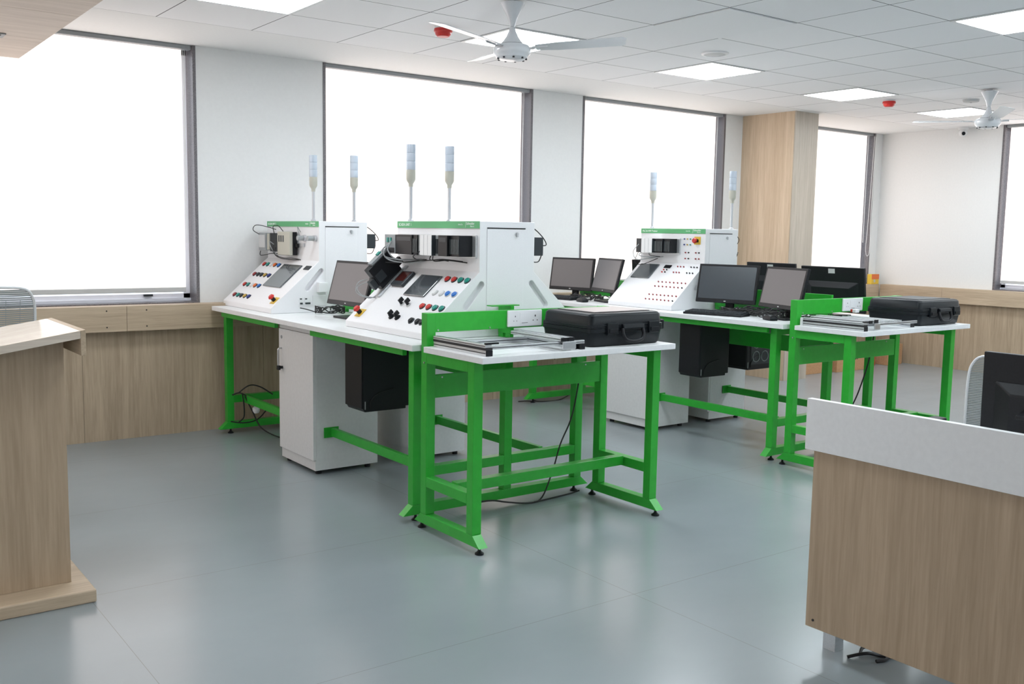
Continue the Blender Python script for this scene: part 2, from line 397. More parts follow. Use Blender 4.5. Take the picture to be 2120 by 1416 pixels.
# ------------------------------------------------------------------ ceiling fittings
def panel(i, j, label):
    x0, y1 = GX+.6*i, GY-.6*j
    r = thing('ceiling_light', label, 'light', (x0+.3, y1-.3, ZC), 0, 'square recessed ceiling panel lights')
    mb = MB(); e = .022
    mb.box(x0+.004, x0+.596, y1-.596, y1-.596+e, ZC-.006, ZC-.0005); mb.box(x0+.004, x0+.596, y1-.004-e, y1-.004, ZC-.006, ZC-.0005)
    mb.box(x0+.004, x0+.004+e, y1-.596+e, y1-.004-e, ZC-.006, ZC-.0005); mb.box(x0+.596-e, x0+.596, y1-.596+e, y1-.004-e, ZC-.006, ZC-.0005)
    build(mb, 'frame', 'pwhite', r)
    build(B(x0+.004+e, x0+.596-e, y1-.596+e, y1-.004-e, ZC-.004, ZC-.0005), 'diffuser', 'led', r)
PL = {(0, 1): 'bright square panel light at the top edge, near the wooden ceiling box', (3, 1): 'bright square panel light seen behind the near ceiling fan',
      (6, 1): 'bright square panel light beside the round ceiling speaker', (9, 1): 'bright square panel light between the speaker and the right red detector',
      (12, 1): 'bright square panel light behind the far ceiling fan', (6, 5): 'bright square panel light at the top right corner'}
for (i, j), l in PL.items(): panel(i, j, l)
for i, j in ((0, 5), (3, 5), (9, 5), (12, 5), (3, 9), (6, 9), (9, 9), (12, 9), (0, 12), (3, 12), (6, 12), (9, 12), (-4, 5), (-4, 9), (-7, 5), (-7, 9), (-4, 12), (-7, 12)): panel(i, j, 'square panel light added out of view to brighten the room')  # unseen panels added to brighten the room, partly carrying on the visible rows
for y in (4.25,):  # extra lamp, out of view, added to brighten the lectern top
    r = thing('ceiling_light', 'square lamp added out of view in the dropped ceiling to brighten the lectern', 'light', (.3, y, 2.45), 0, 'added square lamps in the wooden ceiling')
    build(B(.06, .54, y-.24, y+.24, 2.444, 2.4495), 'frame', 'pwhite', r)
    build(B(.08, .52, y-.22, y+.22, 2.441, 2.4438), 'diffuser', 'led', r)
def fan(x, y, th, label):
    r = thing('ceiling_fan', label, 'fan', (x, y, ZC), 0, 'three-blade ceiling fans')
    build(MB().lathe((x, y, 0), [(0, ZC-.001), (.02, ZC-.001), (.02, ZC-.025), (0, ZC-.025)]), 'hook', 'steel', r, smooth=True)
    build(MB().lathe((x, y, 0), [(.001, 2.705), (.052, 2.705), (.068, 2.699), (.064, 2.690), (.044, 2.655), (.026, 2.62), (.016, 2.585), (.014, 2.575), (.001, 2.575)]), 'canopy', 'fan', r, smooth=True)
    build(MB().lathe((x, y, 0), [(.001, 2.574), (.014, 2.574), (.02, 2.55), (.034, 2.52), (.052, 2.495), (.064, 2.483), (.001, 2.483)]), 'shroud', 'fan', r, smooth=True)
    mo = build(MB().lathe((x, y, 0), [(.001, 2.482), (.066, 2.482), (.092, 2.474), (.101, 2.460), (.103, 2.440), (.100, 2.427), (.090, 2.417), (.088, 2.410), (.070, 2.400), (.03, 2.394), (.001, 2.393)]), 'motor', 'fan', r, smooth=True)
    mb = MB()
    for k in range(9):
        a = 2*PI*k/9; mb.box(-.008, .008, -.005, .005, 2.399, 2.404) if 0 else mb.cyl((x+.078*math.cos(a), y+.078*math.sin(a), 2.398), (x+.078*math.cos(a), y+.078*math.sin(a), 2.406), .006, 8)
    build(mb, 'vent', 'dark', mo)
    for k in range(3):
        a = math.radians(th+120*k); Mx = Matrix.Translation((x, y, 2.452)) @ Matrix.Rotation(a, 4, 'Z') @ Matrix.Rotation(-.055, 4, 'Y')
        br = MB().box(.085, .12, -.02, .02, -.004, .006).box(.115, .20, -.022, -.012, 0, .008).box(.115, .20, .012, .022, 0, .008)
        build(br.xf(Mx), 'blade_bracket', 'steel', r, bev=.002)
        P = [(.13, -.032), (.13, .036), (.25, .058), (.60, .062), (.615, .045), (.625, -.03), (.60, -.052), (.25, -.045)]
        bl = MB().prism(P, .004, .008, 2)
        build(bl.xf(Mx @ Matrix.Rotation(-.20, 4, 'X')), 'blade', 'fan', r, bev=.001)
    return r
fan(3.25, 4.4, -46, 'large white ceiling fan in front of a panel light, nearest the viewer')
fan(8.14, 4.3, -20, 'smaller-looking white ceiling fan far off at upper right')
for x, y, l in ((3.345, 5.25, 'red domed fire detector by the blade of the near ceiling fan'), (8.125, 5.22, 'red domed fire detector on the far right of the ceiling')):
    r = thing('fire_detector', l, 'detector', (x, y, ZC), 0, 'red ceiling fire detectors')
    build(MB().lathe((x, y, 0), [(0, ZC-.001), (.055, ZC-.001), (.055, ZC-.012), (0, ZC-.012)]), 'base', 'pwhite', r, smooth=True)
    build(MB().lathe((x, y, 0), [(0, ZC-.013), (.056, ZC-.013), (.058, ZC-.03), (.050, ZC-.036), (.048, ZC-.048), (.036, ZC-.06), (0, ZC-.062)], 20), 'head', 'red', r, smooth=True)
r = thing('ceiling_speaker', 'round white speaker grille in the ceiling tiles', 'speaker', (5.24, 4.73, ZC))
build(MB().lathe((5.24, 4.73, 0), [(0, ZC-.001), (.095, ZC-.001), (.092, ZC-.008), (.075, ZC-.011), (.075, ZC-.007), (0, ZC-.007)], 32), 'rim', 'pwhite', r, smooth=True)
build(MB().lathe((5.24, 4.73, 0), [(0, ZC-.0075), (.072, ZC-.0075), (.045, ZC-.013), (0, ZC-.014)], 32), 'grille', 'lgrey', r, smooth=True)
r = thing('smoke_sensor', 'flat round white sensor on the ceiling behind the far fan', 'sensor', (8.62, 4.72, ZC))
build(MB().lathe((8.62, 4.72, 0), [(0, ZC-.001), (.07, ZC-.001), (.065, ZC-.02), (0, ZC-.024)], 24), 'cover', 'lgrey', r, smooth=True)
build(MB().lathe((8.62, 4.72, 0), [(0, ZC-.0245), (.012, ZC-.0245), (0, ZC-.03)], 12), 'indicator', 'grey', r, smooth=True)
r = thing('security_camera', 'white dome security camera under the ceiling by the right wall', 'camera', (10.6, 5.87, ZC))
build(MB().lathe((10.6, 5.87, 0), [(0, ZC-.001), (.055, ZC-.001), (.055, ZC-.025), (.045, ZC-.035), (0, ZC-.035)]), 'mount', 'pwhite', r, smooth=True)
build(MB().lathe((10.6, 5.87, ZC-.065), [(0, -.045), (.02, -.041), (.036, -.028), (.046, -.005), (.045, .012), (.036, .03), (0, .032)]), 'ball', 'pwhite', r, smooth=True)
build(MB().cyl((10.562, 5.845, ZC-.072), (10.545, 5.834, ZC-.077), .019, 20), 'lens', 'black', r)
# one ceiling tile hanging slightly low
x0, y0 = GX+.6*4, GY-.6*4
struct(build(B(x0+.006, x0+.594, y0+.006, y0+.594, ZC-.006, ZC-.001), 'ceiling_tile', mat('loose_tile_board', (.87, .875, .88), .85)))
# ------------------------------------------------------------------ green steel table (end table)
def foot(mb, x, y, h=.034): mb.lathe((x, y, 0), [(0, 0), (.021, 0), (.021, .006), (.010, .014), (.007, .02), (.007, h), (0, h)], 16)
FZ0, FZ1 = .034, .084
def table():
    r = thing('steel_side_table', '', 'table', (2.42, 3.46, 0), 0, 'green steel end tables')
    build(B(2.42, 3.62, 3.455, 3.947, T-.028, T), 'tabletop', 'white', r, bev=.0015)
    for X in (2.44, 3.56):
        build(B(X, X+.05, 3.548, 3.598, FZ1, T-.03), 'leg', 'green', r, bev=.002)
        po = build(B(X, X+.05, 3.95, 4.0, FZ1, 1.068), 'rear_post', 'green', r, bev=.002)
        build(B(X, X+.05, 3.5985, 3.9495, T-.082, T-.029), 'top_rail', 'green', r, bev=.002)
        build(B(X, X+.05, 3.5985, 3.9495, .222, .272), 'side_rail', 'green', r, bev=.002)
        build(MB().prism([(3.492, FZ0), (4.058, FZ0), (4.0, FZ1-.0005), (3.548, FZ1-.0005)], X, X+.05, 0), 'foot_rail', 'green', r, bev=.0015)
        for y in (3.525, 4.025): mb = MB(); foot(mb, X+.025, y, FZ0); build(mb, 'levelling_foot', 'black', r, smooth=True)
    build(B(2.4905, 3.5595, 3.75, 3.80, .228, .278), 'centre_rail', 'green', r, bev=.002)
    build(B(2.4905, 3.5595, 3.955, 3.975, .655, .768), 'apron', 'green', r, bev=.002)
    build(B(2.4905, 3.5595, 3.90, 3.9495, T-.082, T-.029), 'back_rail', 'green', r, bev=.002)
    up = build(B(2.4905, 3.5595, 3.955, 3.975, .975, 1.068), 'upstand', 'green', r, bev=.002)
    for X, z in ((2.505, .985), (2.81, .985), (2.53, .755), (3.45, .755)): build(MB().cyl((X, 3.951, z), (X, 3.956, z), .004, 10), 'screw', 'steel', r)
    build(MB().cyl((2.436, 3.97, .83), (2.441, 3.97, .83), .005, 10), 'screw', 'steel', r)
    sp = build(B(2.915, 3.135, 3.944, 3.9545, .982, 1.066), 'socket_plate', 'pwhite', r, bev=.004)
    build(B(2.99, 3.055, 3.9425, 3.9445, .995, 1.052), 'switch', 'pwhite', sp, bev=.001)
    mb = MB().box(3.002, 3.04, 3.9418, 3.943, 1.0, 1.0022)
    for cx, s in ((2.962, .7), (3.09, 1.0)):
        mb.box(cx-.003*s, cx+.003*s, 3.9434, 3.9445, 1.034-.004*s, 1.034+.006*s)
        for d in (-.012, .012): mb.cyl((cx+d*s*1.1, 3.9434, 1.012), (cx+d*s*1.1, 3.9445, 1.012), .003*s, 8)
    build(mb, 'pin_holes', 'slot', sp)
    return r
OFF = (2.65, -.12, 0)
t1 = table()
t1['label'] = 'green steel table with white top standing nearest the viewer, holding a black case'
copy_tree(t1, shift=OFF, label='green steel table with white top at right, half hidden behind the counter')
# ------------------------------------------------------------------ green benches
def bench(near, ya, yb, label, end_y, group='white-topped green benches'):
    """a double bench; end frame runs along X at end_y, tabletops between ya and yb"""
    r = thing('workbench', label, 'workbench', (2.40, ya, 0), 0, group)
    build(B(2.40, 3.015, ya, yb, T-.03, T), 'tabletop', 'white', r, bev=.0015)
    build(B(3.045, 3.66, ya, yb, T-.03, T), 'tabletop', 'white', r, bev=.0015)
    y0, y1 = end_y, end_y+.05
    for X in (2.47, 3.035, 3.53): build(B(X, X+.05, y0, y1, FZ1, T-.031), 'leg', 'green', r, bev=.002)
    build(MB().prism([(2.415, FZ0), (3.635, FZ0), (3.58, FZ1-.0005), (2.47, FZ1-.0005)], y0, y1, 1), 'foot_rail', 'green', r, bev=.0015)
    for X in (2.5, 3.55): mb = MB(); foot(mb, X, y0+.025, FZ0); build(mb, 'levelling_foot', 'black', r, smooth=True)
    for a, b in ((2.5205, 3.0345), (3.0855, 3.5295)):
        build(B(a, b, y0, y1, .222, .272), 'end_rail', 'green', r, bev=.002)
        build(B(a, b, y0, y1, T-.081, T-.031), 'top_rail', 'green', r, bev=.002)
    cy = 5.245 if near else 5.745
    a, b = (y1+.0005, cy-.006) if near else (cy+.006, y0-.0005)
    for X in (2.57, 3.31):
        st = build(B(X, X+.028, a, b, .228, .278), 'stretcher', 'green', r, bev=.002)
        pa, pb = (cy-.0055, cy) if near else (cy, cy+.0055)
        build(B(X-.045, X+.05, pa, pb, .222, .284), 'end_plate', 'green', st)
    build(B(2.435, 2.46, a, b, T-.068, T-.031), 'front_rail', 'green', r, bev=.002)
    build(B(3.60, 3.625, a, b, T-.068, T-.031), 'front_rail', 'green', r, bev=.002)
    build(B(3.04, 3.06, a, b, .655, .768), 'beam', 'green', r, bev=.002)
    return r
b1 = bench(True, 4.02, 5.474, 'near half of the left bench, carrying the larger control console', 4.12)
b2 = bench(False, 5.476, 6.77, 'far half of the left bench, its end leg by the wood-panelled wall', 6.68)
def divider(segs, label, x, cap=None):
    r = thing('bench_divider', label, 'divider', (x, segs[0][0], T), 0, 'low green dividers')
    for a, b in segs:
        build(B(x-.011, x+.011, a, b, T+.022, 1.078), 'divider_board', 'green', r, bev=.002)
        for y in {round(a+.004, 3), round(b-.044, 3)}: build(B(x-.011, x+.011, y, y+.04, T, T+.0215), 'foot_bracket', 'green', r)
    if cap: build(B(x-.13, x+.045, cap, cap+.05, 1.0785, 1.084), 'cap_plate', 'green', r)
divider([(4.06, 4.172), (5.04, 5.97)], 'low green divider running between the two control consoles on the left bench', 3.03, 4.06)
copy_tree(b1, shift=OFF, label='near half of the right bench, under the two nearer monitors')
copy_tree(b2, shift=OFF, label='far half of the right bench, under the monitors by the window')
divider([(3.99, 5.02), (5.73, 6.60)], 'low green divider along the middle of the right bench behind the monitors', 5.68)
# ------------------------------------------------------------------ cabinets
def cabinet(x, label, metal=True):
    r = thing('pedestal_cabinet', label, 'cabinet', (x, 5.25, 0), 0, 'white pedestal cabinets under the benches')
    build(B(x+.02, x+.43, 5.25, 5.745, .026, T-.031), 'carcass', 'cabwhite', r, bev=.001)
    build(B(x+.012, x+.0195, 5.25, 5.735, .026, .085), 'plinth', 'cabwhite', r)
    build(B(x+.004, x+.0195, 5.25, 5.74, .845, T-.031), 'top_strip', 'cabwhite', r)
    d = build(B(x, x+.0195, 5.252, 5.742, .088, .842), 'door', 'cabwhite', r, bev=.001)
    y = 5.70
    h = MB().tube([(x, y, .72), (x-.022, y, .715), (x-.026, y, .68), (x-.026, y, .63), (x-.022, y, .60), (x, y, .595)], .005, 8, 4)
    build(h, 'handle', 'steel', d, smooth=True)
    build(MB().cyl((x-.003, y, .79), (x+.001, y, .79), .011, 14), 'lock', 'grey', d)
    build(MB().cyl((x-.02, y-.01, .60), (x-.0005, y-.01, .60), .009, 12).box(x-.034, x-.018, y-.022, y+.004, .585, .612), 'key', 'black', d)
    for a in (x+.05, x+.38):
        for b in (5.29, 5.70): build(MB().cyl((a, b, 0), (a, b, .0255), .018, 12), 'foot', 'black', r)
    return r
ca = cabinet(2.46, 'white cabinet with a key in its door under the left bench, nearest cabinet')
cb = cabinet(3.11, 'white cabinet behind the keyed one, under the back row of the left bench')
copy_tree(ca, shift=OFF, label='white cabinet under the right bench, seen behind the near table leg')
copy_tree(cb, shift=OFF, label='white cabinet under the back row of the right bench, below the hanging computers')
# ------------------------------------------------------------------ control consoles
SL = math.hypot(.34, .305)
class Console:
    def __init__(s, xf, yn, W, label, cx):
        s.xf, s.yn, s.W, s.xt, s.D = xf, yn, W, xf+.34, 2*(cx-xf)
        s.r = thing('control_console', label, 'console', (xf, yn, T), 0, 'double-sided white trainer consoles')
        a, D = .34, s.D
        prof = [(0, .001), (0, .035), (a, .34), (a, .605), (D-a, .605), (D-a, .34), (D, .035), (D, .001)]
        s.body = build(MB().prism([(xf+p, T+q) for p, q in prof], yn, yn+W, 1), 'housing', 'console', s.r)
        # grip slots cut right through the near side plates
        for sg in (0, 1):
            P = []
            c0 = Vector((.255, .17)); c1 = Vector((.355, .285)) ; d = (c1-c0).normalized(); n = Vector((-d.y, d.x)); rr = .017
            for k in range(9): t = PI/2+PI*k/8; P.append(c0+(d*math.cos(t)+n*math.sin(t))*rr)
            for k in range(9): t = -PI/2+PI*k/8; P.append(c1+(d*math.cos(t)+n*math.sin(t))*rr)
            Q = [((xf+p.x) if not sg else (xf+D-p.x), T+p.y-.01) for p in P]
            cut(s.body, MB().prism(Q, yn-.01, yn+.03, 1))
        bv = s.body.modifiers.new('bevel', 'BEVEL'); bv.width = .003; bv.segments = 2; bv.limit_method = 'ANGLE'; bv.angle_limit = math.radians(25)
        build(B(xf+.006, xf+D-.006, yn+.006, yn+W-.006, T, T+.0012), 'base_gasket', 'slot', s.r)
        # service door in the near side
        x0, x1 = s.xt+.045, xf+D-a-.075
        d = build(B(x0, x1, yn-.004, yn-.0005, T+.03, T+.565), 'service_door', 'console', s.r, bev=.001)
        build(B(x0, x1+.01, yn-.0035, yn-.0005, T+.567, T+.573), 'door_gap', 'slot', s.r)
        build(MB().cyl((x1-.05, yn-.010, T+.54), (x1-.05, yn-.0045, T+.54), .011, 14).box(x1-.055, x1-.045, yn-.016, yn-.0095, T+.525, T+.545), 'lock', 'steel', d)
        # green header strip and far panel gasket line
        s.h = build(B(s.xt-.0035, s.xt-.0005, yn+.002, yn+W-.002, T+.567, T+.604), 'header_strip', 'headgreen', s.r)
    def sp(s, u, v, out=0):
        k = v/SL; n = Vector((-.305, 0, .34))/SL
        return Vector((s.xf+.34*k, s.yn+s.W-u, T+.035+.305*k))+n*out
    def vp(s, u, z, out=0): return Vector((s.xt-out, s.yn+s.W-u, T+.34+z))
    def slab(s, u0, u1, v0, v1, o0, o1, name, m, plane='s', parent=None, bev=.0015):
        f = s.sp if plane == 's' else s.vp
        P = [f(u, v, o) for o in (o0, o1) for v in (v0, v1) for u in (u0, u1)]
        mb = MB(); mb.hull(P, [(0, 2, 3, 1), (4, 5, 7, 6), (0, 1, 5, 4), (2, 6, 7, 3), (0, 4, 6, 2), (1, 3, 7, 5)])
        return build(mb, name, m, parent or s.r, bev=bev)
    def button(s, u, v, m, plane='s', r=.0175, h=.007, name='push_button', ring='dark'):
        f = s.sp if plane == 's' else s.vp
        o = build(MB().cone(f(u, v, .0002), f(u, v, .005), r*1.22, r*1.12, 16), name, ring, s.r, smooth=True)
        build(MB().cone(f(u, v, .0052), f(u, v, .005+h), r, r*.86, 16), 'button_cap', m, o, smooth=True)
    def jack(s, u, v, m, plane='s'):
        f = s.sp if plane == 's' else s.vp
        build(MB().cyl(f(u, v, .0002), f(u, v, .009), .0052, 10), 'socket_jack', m, s.r)
    def knob(s, u, v, m='black', rad=.016):
        o = build(MB().cone(s.sp(u, v, .0002), s.sp(u, v, .006), rad*1.2, rad*1.15, 16), 'selector_switch', 'lgrey' if rad < .014 else 'black', s.r, smooth=True)
        mb = MB().cone(s.sp(u, v, .0062), s.sp(u, v, .022), rad*.75, rad*.6, 12)
        P = [s.sp(u+a, v+b, o_) for o_ in (.012, .034) for b in (-.006, .024) for a in (-.005, .005)]
        mb.hull(P, [(0, 2, 3, 1), (4, 5, 7, 6), (0, 1, 5, 4), (2, 6, 7, 3), (0, 4, 6, 2), (1, 3, 7, 5)])
        build(mb, 'lever', m, o)
    def estop(s, u, v, plane='s'):
        f = s.sp if plane == 's' else s.vp
        o = s.slab(u-.032, u+.032, v-.03, v+.03, .0002, .003, 'emergency_stop', 'yellow', plane)
        build(MB().cyl(f(u, v, .0035), f(u, v, .026), .014, 16), 'collar', 'black', o, smooth=True)
        build(MB().cone(f(u, v, .0262), f(u, v, .034), .016, .022, 18).cone(f(u, v, .034), f(u, v, .046), .022, .015, 18), 'mushroom_cap', 'red', o, smooth=True)
    def wires(s, specs, m, name='wires', plane='v', r=.0028):
        f = s.sp if plane == 's' else s.vp
        mb = MB()
        for pts in specs: mb.tube([f(*p) for p in pts], r, 6, 5)
        return build(mb, name, m, s.r, smooth=True)
    def header(s, txt, size=.022):
        y0 = s.yn+s.W-.02
        text('title_lettering', txt, size, (s.xt-.0037, y0, T+.578), (0, -1, 0), (0, 0, 1), 'caption', s.h)
        text('logo_lettering', 'Life Is On', .011, (s.xt-.0037, s.yn+.20, T+.583), (0, -1, 0), (0, 0, 1), 'caption', s.h)
        build(B(s.xt-.0042, s.xt-.0036, s.yn+.128, s.yn+.1295, T+.571, T+.601), 'logo_rule', 'caption', s.h)
        text('logo_lettering', 'Schneider', .019, (s.xt-.0037, s.yn+.122, T+.586), (0, -1, 0), (0, 0, 1), 'caption', s.h)
        text('logo_lettering', 'Electric', .012, (s.xt-.0037, s.yn+.085, T+.574), (0, -1, 0), (0, 0, 1), 'caption', s.h)
    def rack(s, u0, u1, z0, z1, mods, out=.11):
        back = s.slab(u0, u1, z0-.008, z1+.004, .001, .012, 'mounting_plate', 'alu', 'v')
        for (a, b, m, o, kind) in mods:
            md = s.slab(a, b, z0, z1, .0125, o, 'controller_module', m, 'v', bev=.002)
            if kind == 'ribs':
                n = max(2, int((b-a)/.014)); mb = MB()
                for k in range(n):
                    c = a+(b-a)*(k+.5)/n
                    P = [s.vp(c+d, z, oo) for oo in (o+.0003, o+.004) for z in (z0+.012, z1-.02) for d in (-.0035, .0035)]
                    mb.hull(P, [(0, 2, 3, 1), (4, 5, 7, 6), (0, 1, 5, 4), (2, 6, 7, 3), (0, 4, 6, 2), (1, 3, 7, 5)])
                build(mb, 'terminal_rows', 'dark' if m != 'black' else 'slim', md)
            if m == 'pwhite': s.slab(b-.0004, b+.0016, z0, z1, .0125, o-.002, 'module_gap', 'dark', 'v', md, bev=0)
            if kind == 'label': s.slab(a+.012, b-.012, z1-.035, z1-.012, o+.0003, o+.0012, 'rating_label', 'dark', 'v', md)
            if kind == 'ports':
                for k in range(2):
                    c = a+.03+.035*k
                    s.slab(c, c+.018, z1-.045, z1-.018, o+.0003, o+.006, 'connector', 'teal', 'v', md)
                s.slab(a+.01, b-.006, z0+.008, z0+.035, o+.0003, o+.003, 'terminal_strip', 'black', 'v', md)
# console 2 (near, left bench)
c2 = Console(2.56, 4.18, .85, 'large white sloped control console nearest the viewer, with black racks and green header', 3.08)
c2.header('SCADA UNIT 1')
c2.slab(.04, .815, .03, .205, .0003, .001, 'rack_backing', 'console', 'v')
c2.rack(.03, .83, .078, .188, [(.05, .17, 'grey', .115, 'ports'), (.172, .35, 'black', .112, 'label'), (.352, .40, 'black', .105, 'ribs'), (.402, .455, 'grey', .10, ''),
    (.457, .495, 'pwhite', .125, ''), (.497, .535, 'pwhite', .125, ''), (.537, .575, 'pwhite', .125, ''), (.577, .62, 'grey', .10, 'ribs'), (.622, .71, 'black', .112, 'label'), (.712, .80, 'black', .095, 'ribs')])
c2.wires([[(.10, .13, .12), (.09, .10, .15), (.10, .06, .14), (.18, .045, .08), (.28, .05, .004)], [(.12, .14, .12), (.12, .08, .16), (.15, .04, .13), (.24, .03, .06), (.33, .045, .004)],
          [(.14, .15, .12), (.15, .10, .15), (.19, .05, .12), (.26, .045, .05), (.31, .05, .004)]], 'wgrey', 'grey_wires', r=.0042)
c2.wires([[(.07, .10, .12), (.05, .07, .15), (.09, .03, .14), (.2, .03, .09), (.33, .05, .004)], [(.44, .10, .11), (.43, .07, .15), (.46, .05, .12), (.55, .055, .06), (.6, .05, .03)],
          [(.55, .08, .11), (.56, .055, .12), (.62, .06, .08), (.70, .05, .004)], [(.57, .08, .11), (.58, .05, .11), (.64, .055, .06), (.74, .045, .004)]], 'cable', 'black_wires', r=.003)
c2.slab(.35, .565, .238, .402, .0005, .009, 'touch_screen', 'glassdk', bev=.004)
me_ = c2.slab(.145, .275, .295, .407, .0005, .02, 'digital_meter', 'dark', bev=.004); c2.slab(.163, .257, .325, .398, .0203, .021, 'meter_window', 'redglass', 's', me_)
c2.slab(.10, .13, .20, .46, .0005, .012, 'din_rail', 'alu')
dv = c2.slab(.045, .10, .26, .43, .004, .15, 'drive_unit', 'black', bev=.003)
c2.slab(.05, .095, .30, .43, .1503, .165, 'drive_front', 'grey', 's', dv); c2.slab(.055, .08, .37, .40, .1653, .173, 'connector', 'teal', 's', dv)
c2.slab(.1005, .102, .27, .33, .045, .10, 'rating_label', 'dark', 's', dv); c2.slab(.06, .09, .4303, .47, .03, .07, 'side_knob', 'black', 's', dv)
c2.slab(.055, .09, .225, .2595, .03, .09, 'terminal_block', 'dark', 's', dv)
c2.wires([[(.06, .24, .10), (.04, .19, .12), (.05, .14, .09), (.09, .16, .03), (.10, .2, .01)], [(.08, .22, .10), (.03, .17, .10), (.07, .15, .06), (.11, .19, .005)]], 'wgrey', 'drive_wires', 's')
for k, (u) in enumerate((.63, .694, .756, .819)):
    c2.button(u, .386, ['red', 'red', 'teal', 'teal'][k]); c2.button(u, .28, ['pwhite', 'pwhite', 'blue', 'blue'][k], ring='lgrey')
    c2.button(u, .175, ['red', 'red', 'teal', 'teal'][k]); c2.button(u+.02 if k < 2 else u, .068, 'black')
for u in (.42, .487): c2.knob(u, .173, 'black', .012)
for u in (.434, .498): c2.knob(u, .075)
c2.estop(.085, .068)
# console 1 (far, left bench)
c1 = Console(2.51, 5.98, .86, 'white sloped control console by the wall, rows of coloured push buttons', 3.03)
c1.header('SCADA UNIT 2')
cols = [['red', 'teal', 'pwhite', 'orange', 'blue'], ['darkred', 'dark', 'dark', 'amber', 'navy'], ['red', 'teal', 'pwhite', 'orange', 'blue'], ['darkred', 'teal', 'dark', 'amber', 'navy']]
for rw, v in enumerate((.385, .279, .173, .066)):
    for k, u in enumerate((.070, .136, .197, .261, .33)): c1.button(u+(.385-v)*.1, v, cols[rw][k], r=.0165, ring='lgrey' if cols[rw][k] == 'pwhite' else 'dark')
c1.slab(.405, .70, .18, .40, .0005, .009, 'touch_screen', 'glassdk', bev=.004)
c1.slab(.76, .84, .366, .402, .0005, .006, 'digital_meter', 'dark')
c1.estop(.80, .068)
c1.slab(.05, .64, .09, .115, .001, .012, 'din_rail', 'alu', 'v')
g = c1.slab(.031, .155, .055, .18, .0125, .08, 'terminal_unit', 'grey', 'v'); c1.slab(.037, .150, .075, .165, .0803, .085, 'terminal_cover', 'lgrey', 'v', g)
c1.slab(.157, .19, .06, .175, .0125, .07, 'relay', 'beige', 'v')
c1.slab(.192, .322, .05, .18, .0125, .062, 'contactor', 'black', 'v')
d_ = c1.slab(.330, .545, .03, .19, .0125, .040, 'motor_drive', 'black', 'v', bev=.004); fc = c1.slab(.326, .537, .028, .192, .0405, .066, 'drive_cover', 'beige', 'v', d_, bev=.006)
for k in range(3): c1.slab(.35+.035*k, .37+.035*k, .12, .165, .0663, .0672, 'vent_slots', 'dark', 'v', d_)
c1.slab(.5453, .575, .085, .11, .0135, .03, 'side_knob', 'black', 'v', d_)
c1.wires([[(.06, .17, .09), (.0, .20, .11), (.03, .235, .10), (.10, .225, .05), (.16, .205, .003)], [(.27, .17, .06), (.29, .225, .08), (.36, .23, .07), (.40, .19, .05)],
          [(.06, .05, .08), (.08, .02, .09), (.14, .025, .07), (.2, .035, .05), (.26, .03, .004)], [(.31, .08, .07), (.32, .03, .08), (.38, .005, .06), (.47, .0, .03), (.55, .0, .004)],
          [(.30, .10, .08), (.32, .04, .09), (.40, .01, .06), (.50, .01, .03), (.58, -.0, .004)]], 'cable', 'black_wires')
c1.wires([[(.58, .19, .004), (.59, .225, .03), (.62, .20, .04), (.63, .165, .03)], [(.28, .10, .07), (.27, .12, .10), (.30, .06, .09), (.33, .02, .06)]], 'wgrey', 'grey_wires')
for u in (.655, .815):
    o = build(MB().cyl(c1.vp(u, .15, .001), c1.vp(u, .15, .020), .022, 14), 'sensor_nut', 'steel', c1.r, smooth=True)
    build(MB().cyl(c1.vp(u, .15, .0205), c1.vp(u, .15, .062), .017, 14), 'sensor_body', 'wgrey', o, smooth=True)
# power fittings on its near side
y_ = 5.98
pb = build(B(2.80, 2.905, y_-.006, y_-.0005, .955, 1.025), 'socket_plate', 'pwhite', c1.r, bev=.002)
pg = build(B(2.83, 2.895, y_-.04, y_-.0005, 1.045, 1.11), 'power_adapter', 'pwhite', c1.r, bev=.003)
for x0, x1 in ((2.705, 2.73), (2.742, 2.785)):
    q = build(B(x0, x1, y_-.005, y_-.0005, .965, 1.01), 'circuit_breaker', 'pwhite', c1.r)
    build(B(x0+.004, x1-.004, y_-.012, y_-.0055, .967, .978), 'toggle', 'dark', q)
    build(B(x0+.004, x0+.018, y_-.006, y_-.0052, .998, 1.006), 'label_window', 'dark', q)
# console 3 (right bench)
c3 = Console(5.21, 5.03, .69, 'white sloped trainer console on the right bench, dotted with small red sockets', 5.73)
c3.header('PLC & HMI Trainer', .021)
c3.rack(.02, .44, .075, .185, [(.05, .125, 'dark', .10, ''), (.127, .165, 'pwhite', .12, ''), (.167, .205, 'pwhite', .12, ''), (.207, .245, 'pwhite', .12, ''), (.247, .27, 'black', .10, 'ribs'), (.272, .345, 'black', .105, 'ribs'), (.347, .41, 'black', .09, 'ribs')])
c3.wires([[(.09, .14, .11), (.06, .08, .14), (.09, .02, .13), (.17, .03, .07), (.22, .045, .004)], [(.13, .08, .11), (.12, .05, .13), (.2, .04, .06), (.26, .045, .004)]], 'wgrey', 'grey_wires', r=.0038)
c3.wires([[(.08, .08, .10), (.07, .0, .13), (.12, -.02, .1), (.2, .03, .004)], [(.2, .075, .1), (.22, .055, .11), (.27, .045, .05)]], 'cable', 'black_wires')
c3.slab(.04, .245, .266, .427, .0005, .009, 'touch_screen', 'glassdk', bev=.004)
c3.slab(.31, .38, .392, .425, .0005, .006, 'digital_meter', 'black')
for u, v, m in ((.33, .372, 'red'), (.362, .372, 'black'), (.33, .346, 'red'), (.362, .346, 'black')): c3.jack(u, v, m)
for v, us in ((.413, (.448, .479, .511, .587, .617, .648)), (.348, (.452, .482, .511, .59, .619, .649))):
    for k, u in enumerate(us): c3.jack(u, v, 'darkred' if k < 3 else 'black')
